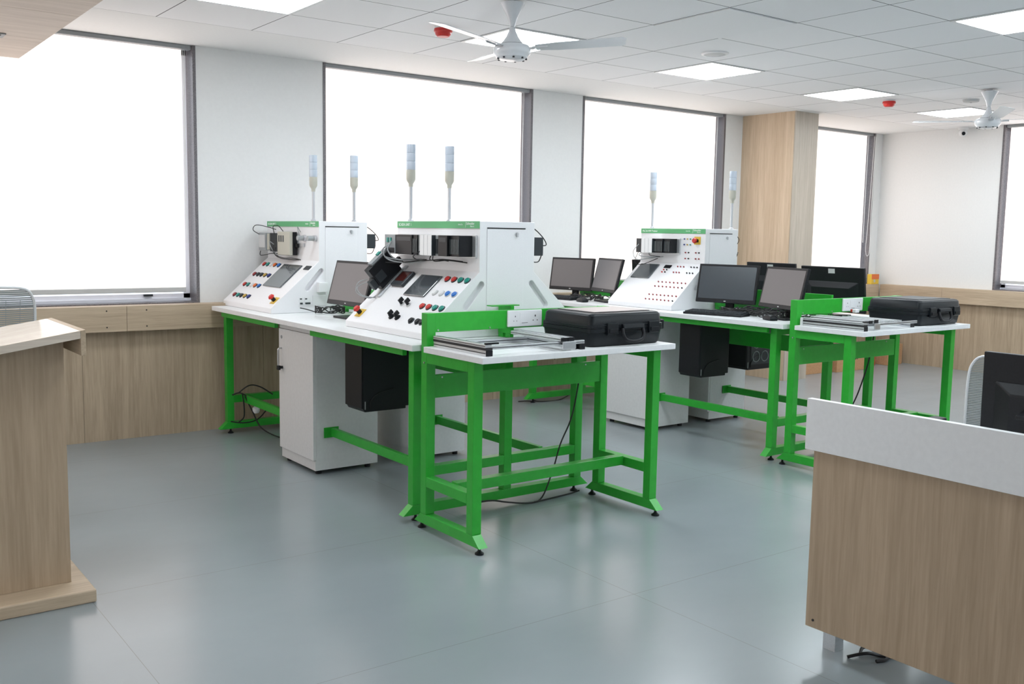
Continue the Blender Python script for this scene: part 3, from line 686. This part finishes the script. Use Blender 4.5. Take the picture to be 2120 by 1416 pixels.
for v in (.237, .188, .097, .047):
    for k in range(8): c3.jack((.377 if v > .15 else .386)+.0402*k, v, 'black' if (k == 7 and v in (.188, .047)) else 'darkred')
for z in (.186, .143):
    for u, m in ((.479, 'navy'), (.51, 'amber'), (.541, 'teal')): c3.jack(u, z, m, 'v')
for z in (.083, .037):
    for u, m in ((.494, 'darkred'), (.526, 'black'), (.60, 'darkred'), (.632, 'black' if z > .05 else 'darkred')): c3.jack(u, z, m, 'v')
c3.estop(.61, .175, 'v')
# racks on the hidden faces stick out past the near side
def back_rack(c, u0, u1, out, z0, z1):
    X = c.xf+c.D-.34; y0, y1 = c.yn+u0, c.yn+u1
    m_ = build(B(X+.0005, X+out, y0, y1, T+.34+z0, T+.34+z1), 'controller_module', 'dark', c.r, bev=.003)
    build(B(X+out+.0005, X+out+.007, y0+.01, y1-.01, T+.34+z0+.012, T+.34+z1-.02), 'module_cover', 'black', m_)
    mb = MB()
    yy = y0+.012
    mb.tube([(X+.002, yy, T+.34+z0-.025), (X+.03, yy-.004, T+.34+z0-.035), (X+.065, yy, T+.34+z0-.03), (X+.085, yy, T+.34+z0+.01)], .003, 6, 5)
    mb.tube([(X+.002, yy, T+.34+z1+.04), (X+.03, yy, T+.34+z1+.045), (X+.09, yy, T+.34+z1), (X+out+.03, yy, T+.34+z1-.04), (X+out-.01, yy, T+.34+z1-.045)], .003, 6, 5)
    build(mb, 'wires', 'cable', c.r, smooth=True)
back_rack(c2, .03, .4, .085, .085, .185); back_rack(c1, .04, .4, .085, .085, .185); back_rack(c3, .05, .4, .035, .08, .19)
# ------------------------------------------------------------------ stack lights on poles
def tower(x, y, z0, label):
    r = thing('tower_light', label, 'light', (x, y, z0), 0, 'clear stack lights on thin poles')
    build(MB().lathe((x, y, z0), [(0, .0005), (.018, .0005), (.018, .008), (.0105, .014), (.0105, .2), (0, .2)], 16), 'pole', 'pole', r, smooth=True)
    b = z0+.2
    build(MB().lathe((x, y, b), [(0, 0), (.013, 0), (.014, .018), (.024, .034), (.027, .042), (.0275, .098), (0, .098)], 20), 'base', 'beige', r, smooth=True)
    for k in range(3):
        z = b+.0985+.049*k
        build(MB().lathe((x, y, z), [(0, 0), (.0265, 0), (.0275, .003), (.0275, .043), (.0265, .048), (0, .048)], 20), 'light_segment', 'lens', r, smooth=True)
tower(2.965, 4.99, 1.516, 'stack light rising from the near console behind its green header, left of its pair')
tower(3.195, 4.93, 1.516, 'stack light on the back of the near console, right of its pair')
tower(2.915, 6.20, 1.516, 'stack light in front of the window edge, leftmost of all')
tower(3.13, 6.02, 1.516, 'stack light on the far left console, right of its pair')
tower(5.61, 5.66, 1.516, 'stack light on the right bench console, in front of the bright blind')
tower(5.90, 5.09, 1.516, 'stack light standing in front of the wooden pillar, rightmost of all')
# ------------------------------------------------------------------ monitors, keyboards, mice, computers
def monitor(x, y, zc, yaw, tilt, label, w=.47, h=.283, sticker=False, gloss='screen', base=(.0, .0), group='black desktop monitors'):
    r = thing('desktop_monitor', label, 'monitor', (x+base[0], y+base[1], T), yaw, group)
    Mx = Matrix.Translation((0, 0, zc-T)) @ Matrix.Rotation(-tilt, 4, 'Y')
    b = .016
    body = MB(); body.box(-.022, 0, -w/2, w/2, -h/2, h/2); body.prism([(-h*.28, 0), (-h*.2, 0)], 0, 0, 0) if 0 else None
    o = build(body.xf(Mx), 'screen_housing', 'black', r, bev=.003, world=False)
    bulge = MB(); bulge.hull([(-.0225, -w*.42, -h*.42), (-.0225, w*.42, -h*.42), (-.0225, w*.42, h*.18), (-.0225, -w*.42, h*.18), (-.05, -w*.3, -h*.36), (-.05, w*.3, -h*.36), (-.05, w*.3, h*.05), (-.05, -w*.3, h*.05)],
                             [(0, 1, 2, 3), (4, 7, 6, 5), (0, 4, 5, 1), (1, 5, 6, 2), (2, 6, 7, 3), (3, 7, 4, 0)])
    build(bulge.xf(Mx), 'rear_cover', 'black', r, bev=.004, world=False)
    d = MB().box(.0003, .0012, -w/2+b, w/2-b, -h/2+b+.012, h/2-b)
    build(d.xf(Mx), 'display', gloss, o, world=False)
    lg = MB().box(.0003, .0008, -.008, .008, -h/2+.010, -h/2+.016)
    build(lg.xf(Mx), 'badge', 'lgrey', o, world=False)
    if sticker: build(MB().box(-.0232, -.0223, -.028, .028, h/2-.045, h/2-.012).xf(Mx), 'label_sticker', 'lgrey', o, world=False)
    # stand
    zt = zc-T-h/2+.05
    build(MB().box(-.075, -.052, -.032, .032, .0125, zt), 'stand_neck', 'black', r, bev=.003, world=False)
    P = [(-.16, -.08), (-.16, .08), (-.02, .12), (.05, .12), (.06, .105), (.06, -.105), (.05, -.12), (-.02, -.12)]
    build(MB().prism(P, .0008, .012, 2), 'stand_base', 'black', r, bev=.002, world=False)
    return r
monitor(2.81, 5.46, 1.13, 3.18, .27, 'monitor facing left between the two consoles on the left bench')
monitor(5.49, 4.755, 1.118, 3.40, .19, 'blue-tinted blank monitor on the right bench, beside the dotted trainer console', gloss='screen_b')
monitor(5.374, 4.17, 1.121, 2.83, .22, 'monitor behind the second table post on the right bench', )
monitor(5.50, 6.52, 1.115, 3.33, .15, 'leftmost monitor of the far pair by the bright window')
monitor(5.393, 5.95, 1.13, 2.83, .25, 'monitor turned towards the trainer console, right one of the far pair')
monitor(6.02, 4.22, 1.10, -.05, .12, 'large monitor seen from behind with a white sticker, right of the others', w=.54, h=.32, sticker=True, group='monitors seen from behind')
monitor(6.02, 4.765, 1.12, -.05, .1, 'monitor seen from behind, its top edge showing above the middle monitor', w=.47, h=.30, sticker=True, group='monitors seen from behind')
monitor(5.98, 5.98, 1.11, .1, .1, 'monitor seen from behind in the gap left of the trainer console', group='monitors seen from behind')
monitor(3.30, 5.62, 1.125, .35, .3, 'monitor seen from behind above the left bench monitor', group='monitors seen from behind')
def keyboard(x, y, rz, label):
    r = thing('keyboard', label, 'keyboard', (x, y, T), rz, 'black keyboards on the right bench')
    build(MB().prism([(-.075, .0008), (.075, .0008), (.075, .014), (-.07, .024), (-.075, .02)], -.22, .22, 1), 'keyboard_body', 'black', r, bev=.002, world=False)
    mb = MB()
    for i in range(5):
        for j in range(15):
            a = -.06+i*.026; b = -.21+j*.0284; z = .0245-(a+.07)*.069
            mb.box(a, a+.021, b, b+.024, z-.001, z+.006)
    build(mb, 'keys', 'dark', r, world=False)
def mouse(x, y, rz, label):
    r = thing('mouse', label, 'mouse', (x, y, T), rz, 'black computer mice')
    mb = MB(); P = [(-.055, .0), (-.05, .028), (-.02, .033), (.02, .032), (.05, .028), (.058, 0), (.05, -.028), (.02, -.032), (-.02, -.033), (-.05, -.028)]
    n = len(P); rings = []
    for s_, z in ((.92, .0008), (1, .008), (.95, .02), (.7, .032), (.3, .037)): rings.append([mb.bm.verts.new((p[0]*s_, p[1]*s_, z)) for p in P])
    for A, Bq in zip(rings, rings[1:]):
        for i in range(n): mb.bm.faces.new((A[i], A[(i+1) % n], Bq[(i+1) % n], Bq[i]))
    mb.bm.faces.new(rings[0][::-1]); mb.bm.faces.new(rings[-1])
    build(mb, 'mouse_shell', 'black', r, smooth=True, world=False)
    build(MB().cyl((.025, -.004, .034), (.025, .004, .034), .007, 12), 'scroll_wheel', 'dark', r, world=False)
keyboard(5.235, 4.62, PI+.28, 'black keyboard in front of the blue-tinted monitor')
mouse(5.235, 4.15, 1.2, 'black mouse by the foot of the second table post')
keyboard(5.26, 6.42, PI+.15, 'black keyboard in front of the far leftmost monitor')
mouse(5.20, 6.02, 1.4, 'black mouse between the far pair of monitors')
def pc(x0, y0, label, x1=None, z0=.46, back=False):
    x1 = x1 or x0+.31
    r = thing('desktop_computer', label, 'computer', (x0, y0, z0), 0, 'black tower computers hung under the benches')
    mb = MB().prism([(x0+.008, z0+.02), (x0+.02, z0), (x1-.03, z0), (x1-.03, z0+.015), (x1, z0+.015), (x1, .865), (x0+.008, .865)], y0, y0+.2, 1)
    build(mb, 'case', 'black', r, bev=.004)
    f = build(MB().prism([(y0+.002, z0+.02), (y0+.198, z0+.02), (y0+.198, .862), (y0+.002, .862)], x0, x0+.0075, 0), 'front_panel', 'black', r, bev=.002)
    build(MB().tube([(x0+.05, y0-.002, z0+.02), (x0+.055, y0-.003, z0+.06), (x0+.10, y0-.002, z0+.10), (x0+.2, y0-.002, z0+.12)], .003, 6, 5), 'side_groove', 'slot', r)
    build(B(x0+.018, x0+.024, y0-.0012, y0-.0002, z0+.015, z0+.06), 'badge', 'grey', r)
    build(MB().box(x0+.03, x1-.06, y0+.08, y0+.12, .8655, .879), 'hanger_bracket', 'green', r)
pc(2.50, 4.72, 'black tower computer hanging under the left bench beside the white cabinet')
pc(5.17, 4.70, 'black tower computer hanging under the right bench front row', z0=.455)
pc(5.82, 4.82, 'black tower computer under the back row of the right bench, its fans showing', z0=.45)
pc(5.20, 6.0, 'black tower computer under the far half of the right bench', z0=.5)
q_ = bpy.data.objects['desktop_computer.002']
build(B(5.87, 6.09, 4.8175, 4.8190, .49, .84), 'glass_side', 'dark', q_)
for k in range(6):
    a, b = 5.93+.1*(k % 2), .55+.105*(k//2)
    build(MB().tube([(a+.04*math.cos(t*PI/4), 4.8165, b+.04*math.sin(t*PI/4)) for t in range(8)], .004, 6, 3, True), 'fan_ring', 'grey', q_)
# ------------------------------------------------------------------ cables
def cable(label, paths, r=.0035, m='cable', name='cable', cat='cable', extra=None):
    mb = MB()
    for p in paths: mb.tube(p, r, 6, 6)
    o = tag(build(mb, name, m, smooth=True), label, cat)
    return o
def tangle(cx, cy, rx, ry, n, label, seed, z=T):
    rnd = random.Random(seed); paths = []
    for k in range(n):
        a = rnd.uniform(0, 6.28); p = []
        x, y = cx+rnd.uniform(-rx, rx)*.6, cy+rnd.uniform(-ry, ry)*.6
        for i in range(rnd.randint(6, 10)):
            a += rnd.uniform(-1.1, 1.1); x = min(max(x+math.cos(a)*.07, cx-rx), cx+rx); y = min(max(y+math.sin(a)*.07, cy-ry), cy+ry)
            p.append((x, y, z+.0045+rnd.random()*.045))
        paths.append(p)
    cable(label, paths, .0038)
tangle(5.50, 4.42, .14, .26, 44, 'heap of tangled black cables behind the keyboard and monitors of the right bench', 3)
tangle(5.42, 6.19, .12, .16, 12, 'tangled black cables between the far pair of monitors', 5)
tangle(2.86, 5.84, .085, .04, 18, 'coil of black cable on the left bench beside the far console', 8)
cable('thin black lead running from the coil of cable to the left bench console', [[(2.70, 5.955, .945), (2.74, 5.93, .935), (2.79, 5.90, .918), (2.82, 5.87, .9145)]])
tangle(5.40, 3.885, .16, .03, 5, 'black cables lying behind the aluminium frame of the second table', 12)
o = cable('black power cord looping behind the end leg of the left bench with a white plug', [
    [(2.53, 6.62, .30), (2.60, 6.60, .35), (2.68, 6.60, .335), (2.78, 6.61, .27)], [(2.49, 6.64, .285), (2.54, 6.61, .30), (2.60, 6.58, .25), (2.63, 6.55, .18)],
    [(2.55, 6.60, .29), (2.56, 6.60, .22), (2.56, 6.60, .13), (2.53, 6.62, .09)], [(2.47, 6.62, .10), (2.56, 6.60, .085), (2.66, 6.60, .10), (2.74, 6.61, .17)],
    [(2.56, 6.58, .28), (2.60, 6.54, .17), (2.64, 6.48, .06), (2.72, 6.36, .006), (2.80, 6.28, .006), (2.88, 6.2, .006)]], .005)
pl = build(MB().lathe((2.625, 6.54, .155), [(0, 0), (.018, .004), (.026, .02), (.025, .04), (.012, .055), (0, .058)], 12), 'plug', 'pwhite', o, smooth=True)
cable('black cord hanging from the near table and trailing along the floor between the frames', [
    [(3.50, 4.06, .66), (3.46, 4.07, .45), (3.40, 4.09, .30), (3.35, 4.09, .16), (3.26, 4.07, .02), (3.16, 4.06, .006), (3.02, 4.07, .03), (2.93, 4.08, .05), (2.80, 4.085, .055)], [(3.20, 4.06, .006), (3.35, 4.075, .005), (3.48, 4.09, .006), (3.53, 4.07, .02)]], .0045)
cable('black cord looping down to the floor at the far end leg of the right bench', [
    [(5.62, 6.60, .62), (5.66, 6.60, .35), (5.62, 6.58, .10), (5.45, 6.56, .006), (5.22, 6.56, .006), (5.16, 6.60, .02)], [(5.05, 6.66, .006), (5.10, 6.60, .015), (5.16, 6.58, .008)], [(5.33, 6.62, .7), (5.36, 6.61, .5), (5.40, 6.60, .36)]], .005)
cable('short black lead hanging under the second table', [[(6.02, 3.88, .80), (6.0, 3.90, .6), (5.95, 3.93, .40), (5.93, 3.96, .3)]], .005)
# ------------------------------------------------------------------ aluminium profile frames lying on the tables
def profile(mb, x0, x1, y0, y1, z0, z1):
    """grooved extrusion bar: core with two ribs per side"""
    mb.box(x0, x1, y0, y1, z0, z1)
def frame(dx, dy, label, variant):
    r = thing('aluminium_frame', label, 'frame', (2.46+dx, 3.5+dy, T), 0, 'slotted aluminium frames')
    X0, X1, Y0, Y1, Z = 2.462+dx, 3.045+dx, 3.492+dy, 3.925+dy, T
    def bar(x0, x1, y0, y1, z0, z1, ax, caps=True):
        o = build(B(x0, x1, y0, y1, z0, z1), 'profile_bar', 'alu', r, bev=.0015)
        mb = MB(); h = (z1-z0)
        e = .0006
        if ax == 'y':
            mb.box(x0-e, x0-.0001, y0+.001, y1-.001, z0+h*.42, z0+h*.58); mb.box((x0+x1)/2-.004, (x0+x1)/2+.004, y0+.001, y1-.001, z1+.0001, z1+e)
        else:
            mb.box(x0+.001, x1-.001, y0-e, y0-.0001, z0+h*.42, z0+h*.58); mb.box(x0+.001, x1-.001, (y0+y1)/2-.004, (y0+y1)/2+.004, z1+.0001, z1+e)
        build(mb, 'groove', 'slot', o)
        if caps:
            mb = MB()
            if ax == 'y': mb.box(x0, x1, y0-.004, y0-.0007, z0, z1)
            else: mb.box(x0-.004, x0-.0007, y0, y1, z0, z1)
            build(mb, 'end_cap', 'black', o)
        return o
    bar(X0, X0+.035, Y0, Y1, Z+.0005, Z+.026, 'y')                       # left lower rail
    build(B(X0-.002, X0+.037, Y0, Y1, Z+.0265, Z+.037), 'rubber_strip', 'slot', r)
    bar(X0-.002, X0+.034, Y0+.002, Y1, Z+.0375, Z+.052, 'y', False)
    bar(X0+.037, X1, Y0+.008, Y0+.028, Z+.027, Z+.044, 'x', False)       # front rail
    bar(X0+.037, X1-.04, Y1-.03, Y1-.008, Z+.0005, Z+.024, 'x', False)
    build(B(X0, X0+.07, Y0-.002, Y0+.012, Z+.0525, Z+.060), 'corner_cap', 'black', r)
    bar(X1-.04, X1, Y0+.03, Y1, Z+.0005, Z+.026, 'y')
    if variant == 0:
        bar(X1-.155, X1-.115, Y0-.0, Y1-.04, Z+.045, Z+.062, 'y')
        bar(X1-.112, X1-.075, Y0-.0, Y1-.04, Z+.045, Z+.062, 'y')
        build(B(X1-.15, X1-.07, Y0-.012, Y0-.005, Z+.008, Z+.044), 'corner_bracket', 'steel', r, bev=.002)
        build(B(X1-.03, X1-.004, Y0-.0, Y0+.02, Z+.0005, Z+.026), 'foot_block', 'black', r)
    else:
        bar(X0+.045, X0+.08, Y0-.0, Y1-.02, Z+.045, Z+.062, 'y')
        bar(X0+.10, X0+.14, Y0-.0, Y1-.02, Z+.045, Z+.066, 'y')
        build(B(X0+.095, X0+.15, Y0-.012, Y0-.005, Z+.006, Z+.044), 'corner_bracket', 'steel', r, bev=.002)
        for k in range(5): bar(X0+.18+.06*k, X0+.205+.06*k, Y0+.03, Y1-.03, Z+.027, Z+.05, 'y', False)
        build(B(X0-.005, X0+.04, Y1+.0007, Y1+.018, Z+.0005, Z+.05), 'end_block', 'pwhite', r)
    return r
frame(0, 0, 'slotted aluminium profile frame lying on the near table beside the black case', 0)
frame(2.655, -.125, 'ribbed aluminium profile frame lying on the far right table beside its case', 1)
r = thing('glue_bottle', 'tiny white bottle with a red cap on the right table aluminium frame', 'bottle', (5.47, 3.70, .978))
build(B(5.58, 5.625, 3.74, 3.765, .9775, 1.0), 'bottle_body', 'pwhite', r, bev=.004); build(B(5.595, 5.618, 3.768, 3.79, .98, .998), 'cap', 'red', r, bev=.003)
r.location = (5.60, 3.75, .9775)
for ch in [x for x in bpy.data.objects if x.parent == r]: ch.location = Vector((5.47, 3.70, .978))-Vector((5.60, 3.75, .9775))
# ------------------------------------------------------------------ hard cases
def hard_case(dx, dy, label, topm):
    x0, x1, y0, y1, Z = 3.095+dx, 3.595+dx, 3.515+dy, 3.905+dy, T
    r = thing('equipment_case', label, 'case', (x0, y0, Z), 0, 'black moulded equipment cases')
    def loft(levels):
        mb = MB(); rings = []
        for ins, z in levels:
            c = .03; X0, X1, Y0, Y1 = x0+ins, x1-ins, y0+ins, y1-ins
            P = []
            for (cx, cy, a0) in ((X1-c, Y1-c, 0), (X0+c, Y1-c, 90), (X0+c, Y0+c, 180), (X1-c, Y0+c, 270)):
                for k in range(5): a = math.radians(a0+22.5*k); P.append((cx+c*math.cos(a), cy+c*math.sin(a), z))
            rings.append([mb.bm.verts.new(p) for p in P])
        n = len(rings[0])
        for A, Bq in zip(rings, rings[1:]):
            for i in range(n): mb.bm.faces.new((A[i], A[(i+1) % n], Bq[(i+1) % n], Bq[i]))
        mb.bm.faces.new(rings[0][::-1]); mb.bm.faces.new(rings[-1]); return mb
    base = build(loft([(.02, Z+.0005), (.012, Z+.010), (.004, Z+.07), (0, Z+.072), (0, Z+.090)]), 'case_base', 'case', r, smooth=True)
    lid = build(loft([(0, Z+.0915), (0, Z+.104), (.006, Z+.106), (.010, Z+.150), (.018, Z+.160), (.03, Z+.163)]), 'case_lid', 'case', r, smooth=True)
    build(B(x0+.07, x1-.05, y0+.06, y1-.05, Z+.1633, Z+.1660), 'lid_recess', 'case', lid, bev=.001)
    build(B(x0+.08, x1-.06, y0+.07, y1-.06, Z+.1662, Z+.1668), 'lid_label', topm, lid)
    for (a, b) in ((x0+.10, x0+.17), (x1-.12, x1-.05)):
        l = build(MB().prism([(y0-.016, Z+.062), (y0-.0005, Z+.055), (y0-.0005, Z+.118), (y0-.012, Z+.115)], a, b, 0), 'latch', 'case', r, bev=.002)
        build(B(a+.008, b-.008, y0-.020, y0-.0165, Z+.07, Z+.088), 'latch_lip', 'black', l, bev=.001)
    build(MB().prism([(y0-.022, Z+.088), (y0-.0005, Z+.076), (y0-.0005, Z+.112), (y0-.018, Z+.106)], x0+.20, x1-.16, 0), 'latch_rib', 'case', r, bev=.003)
    hx = (x0+x1)/2+.015
    h = MB().tube([(hx-.068, y0-.012, Z+.088), (hx-.068, y0-.022, Z+.055), (hx-.05, y0-.026, Z+.032), (hx, y0-.028, Z+.024), (hx+.05, y0-.026, Z+.032), (hx+.068, y0-.022, Z+.055), (hx+.068, y0-.012, Z+.088)], .009, 10, 5)
    build(h, 'carry_handle', 'black', r, smooth=True)
    build(B(x1+.0005, x1+.03, y0+.03, y0+.12, Z+.068, Z+.118), 'hinge_block', 'case', r, bev=.006)
    return r
hard_case(0, 0, 'black moulded carrying case with a pinkish lid label on the near table', 'label_pink')
hard_case(2.66, -.125, 'black moulded carrying case on the right-hand table, plain dark lid', 'dark')
# ------------------------------------------------------------------ lectern
r = thing('lectern', 'wooden lectern at the far left with a sloping top lightened with painted window sheen and a stepped base', 'lectern', (.5, 4.2, 0))
build(B(.12, .905, 3.885, 4.62, 0, .052), 'plinth', 'wood_x', r, bev=.006)
def zt_(x): return 1.066-(.893-x)*.16
build(MB().prism([(.22, .0525), (.843, .0525), (.843, zt_(.843)-.031), (.22, zt_(.22)-.031)], 4.02, 4.42, 1), 'body', 'wood_d', r, bev=.001)
build(MB().prism([(.16, zt_(.16)-.03), (.8745, zt_(.8745)-.03), (.8745, zt_(.8745)), (.16, zt_(.16))], 3.88, 4.46, 1), 'sloping_top', 'wood_top', r, bev=.0015)
build(MB().prism([(.875, .968), (.893, .968), (.893, zt_(.893)), (.875, zt_(.875))], 3.88, 4.46, 1), 'front_lip', 'wood_y', r, bev=.001)
# ------------------------------------------------------------------ reception counter
r = thing('counter', 'wood-fronted counter with a white upper band at the lower right corner', 'counter', (2.82, 1.5, 0))
build(B(2.800, 2.826, -1.4, 2.046, .729, .906), 'upper_band', M['white'], r, bev=.001)
build(B(2.812, 2.830, -1.4, 2.016, .102, .7285), 'front_panel', 'wood_d', r, bev=.001)
build(B(2.8305, 3.48, -1.4, 2.02, .70, .728), 'worktop', 'white', r)
build(B(2.831, 3.46, 1.99, 2.008, .102, .6995), 'end_panel', 'wood_d', r)
for y in (-1.2, .4, 1.955): build(B(2.905, 2.955, y, y+.05, 0, .1015), 'leg', 'alu', r)
build(MB().cyl((2.809, 1.985, .13), (2.8125, 1.985, .13), .0045, 10), 'screw', 'slot', r)
cable('loose brown cable ends on the floor beneath the counter corner', [[(2.90, 1.90, .005), (2.95, 1.86, .02), (3.0, 1.84, .006), (3.04, 1.80, .006)], [(2.96, 1.89, .005), (3.0, 1.90, .016), (3.05, 1.86, .006), (3.0, 1.81, .006), (2.95, 1.82, .006)]], .006)
monitor(3.17, 1.36, .952, 0, .02, 'black monitor back rising behind the counter at the right edge', w=.52, h=.285, group='monitors seen from behind')
cm = bpy.data.objects[-1] if False else None
# ------------------------------------------------------------------ chairs
def chair(x, y, rz, top, label, seat=.47, bw=.46, bh=.5, la=0):
    """mesh-back task chair; local +X is the way the sitter faces"""
    r = thing('mesh_office_chair', label, 'chair', (x, y, 0), rz, 'grey mesh-back office chairs')
    zb = top-bh
    def pt(u, v):   # u -1..1 across, v 0..1 up
        return (-.25-.05*v+.035*(1-u*u)*-1+.035, u*bw/2*(1-.10*(1-v)), zb+bh*v)
    out = []
    for u, v in ((-.80, 0), (-.97, .12), (-1, .5), (-.99, .80), (-.93, .92), (-.78, .985), (-.4, 1.0), (0, 1.005), (.4, 1.0), (.78, .985), (.93, .92), (.99, .80), (1, .5), (.97, .12), (.80, 0), (.3, -.02), (-.3, -.02)):
        out.append(pt(u, v))
    build(MB().tube(out, .0065, 8, 4, True), 'back_frame', 'cframe', r, smooth=True, world=False)
    mb = MB(); n = 62
    for k in range(n):
        v = .02+.955*k/(n-1); wd = .985 if v < .8 else .985-((v-.8)/.2)**2*.16
        row = [pt(-wd+2*wd*i/8, v) for i in range(9)]
        mb.tube(row, .0034, 4, 1)
    for i in range(1, 8):
        mb.tube([pt(-.97+1.94*i/8*1.0, v) for v in (.02, .3, .6, .9)], .0012, 4, 1)
    build(mb, 'mesh_back', 'mesh', r, world=False)
    L_ = MB(); L_.box(-.305, -.285, -.03, .03, zb-.06, zb+.3); build(L_, 'spine', 'cframe', r, bev=.006, world=False)
    build(MB().box(-.30, -.10, -.025, .025, seat-.09, seat-.06).box(-.305, -.28, -.025, .025, seat-.09, zb-.0605), 'spine_arm', 'cframe', r, bev=.004, world=False)
    P = [(-.22, -.22), (.18, -.24), (.24, -.18), (.24, .18), (.18, .24), (-.22, .22)]
    build(MB().prism(P, seat-.05, seat, 2), 'seat', 'dark', r, bev=.015, world=False)
    build(MB().cyl((0, 0, .09), (0, 0, seat-.0505), .025, 16), 'gas_column', 'steel', r, smooth=True, world=False)
    for k in range(5):
        a = 2*PI*k/5+la; c, s = math.cos(a), math.sin(a)
        l = build(MB().cone((.02*c, .02*s, .085), (.29*c, .29*s, .065), .022, .014, 8), 'leg', 'cframe', r, world=False)
        build(MB().cyl((.29*c-.012*s, .29*s+.012*c, .027), (.29*c+.012*s, .29*s-.012*c, .027), .026, 14), 'castor', 'black', l, world=False)
    for s in (-1, 1):
        build(MB().tube([(-.12, s*.24, seat-.03), (-.10, s*.28, seat), (-.08, s*.285, seat+.18)], .012, 8, 3), 'arm_post', 'cframe', r, world=False)
        build(MB().box(-.16, .10, s*.285-.03, s*.285+.03, seat+.18, seat+.205), 'arm_pad', 'black', r, bev=.008, world=False)
chair(3.94, 2.0, PI, .955, 'grey mesh chair with a pale frame behind the counter at right', bh=.47)
chair(.62, 4.96, PI/2+.06, 1.185, 'grey mesh chair back showing above the lectern at the far left', seat=.5, bh=.55, bw=.5, la=.3)
# ------------------------------------------------------------------ boxes by the right wall
def carton(x, y, w_, d, h, label, m='card', z=0):
    r = thing('cardboard_box', label, 'box', (x, y, z), 0, 'boxes on the floor beyond the pillar')
    build(B(x, x+w_, y, y+d, z+.0005, z+h), 'carton', m, r, bev=.002)
    build(B(x+.01, x+w_-.01, y+d*.46, y+d*.54, z+h+.0003, z+h+.001), 'tape', 'amber', r)
    return r
carton(8.66, 6.42, .50, .30, .27, 'pale cardboard box just right of the wooden pillar foot')
o = carton(9.20, 6.36, .55, .36, .26, 'cardboard box with dark lettering, between the pillar and the red box')
text('box_lettering', 'UMI', .13, (9.36, 6.358, .125), (1, 0, 0), (0, 0, 1), 'slot', o)
text('box_lettering', 'UMI', .13, (9.36, 6.358, .125), (1, 0, 0), (0, 0, 1), 'slot', o) if 0 else None
r = thing('tool_box', 'bright red plastic box on the floor by the far corner', 'box', (9.82, 6.5, 0))
build(B(9.80, 10.14, 6.50, 6.78, .0005, .12), 'tray', 'red', r, bev=.006); build(B(9.79, 10.15, 6.49, 6.79, .1205, .145), 'lid', 'red', r, bev=.006)
carton(10.26, 6.42, .3, .3, .24, 'yellowish cardboard box in the far corner, right of the red one', 'card', .0)
r = thing('tea_packet', 'small orange and yellow packet standing on the ledge in the far corner', 'packet', (10.46, 6.83, .925))
pk = build(B(10.45, 10.60, 6.81, 6.87, .9255, 1.045), 'packet_body', 'yellow', r, bev=.003)
build(B(10.45, 10.60, 6.808, 6.8097, .985, 1.045), 'orange_band', 'orange', r)
build(MB().cyl((10.51, 6.8096, .965), (10.51, 6.8080, .965), .02, 14), 'pale_spot', 'beige', r)
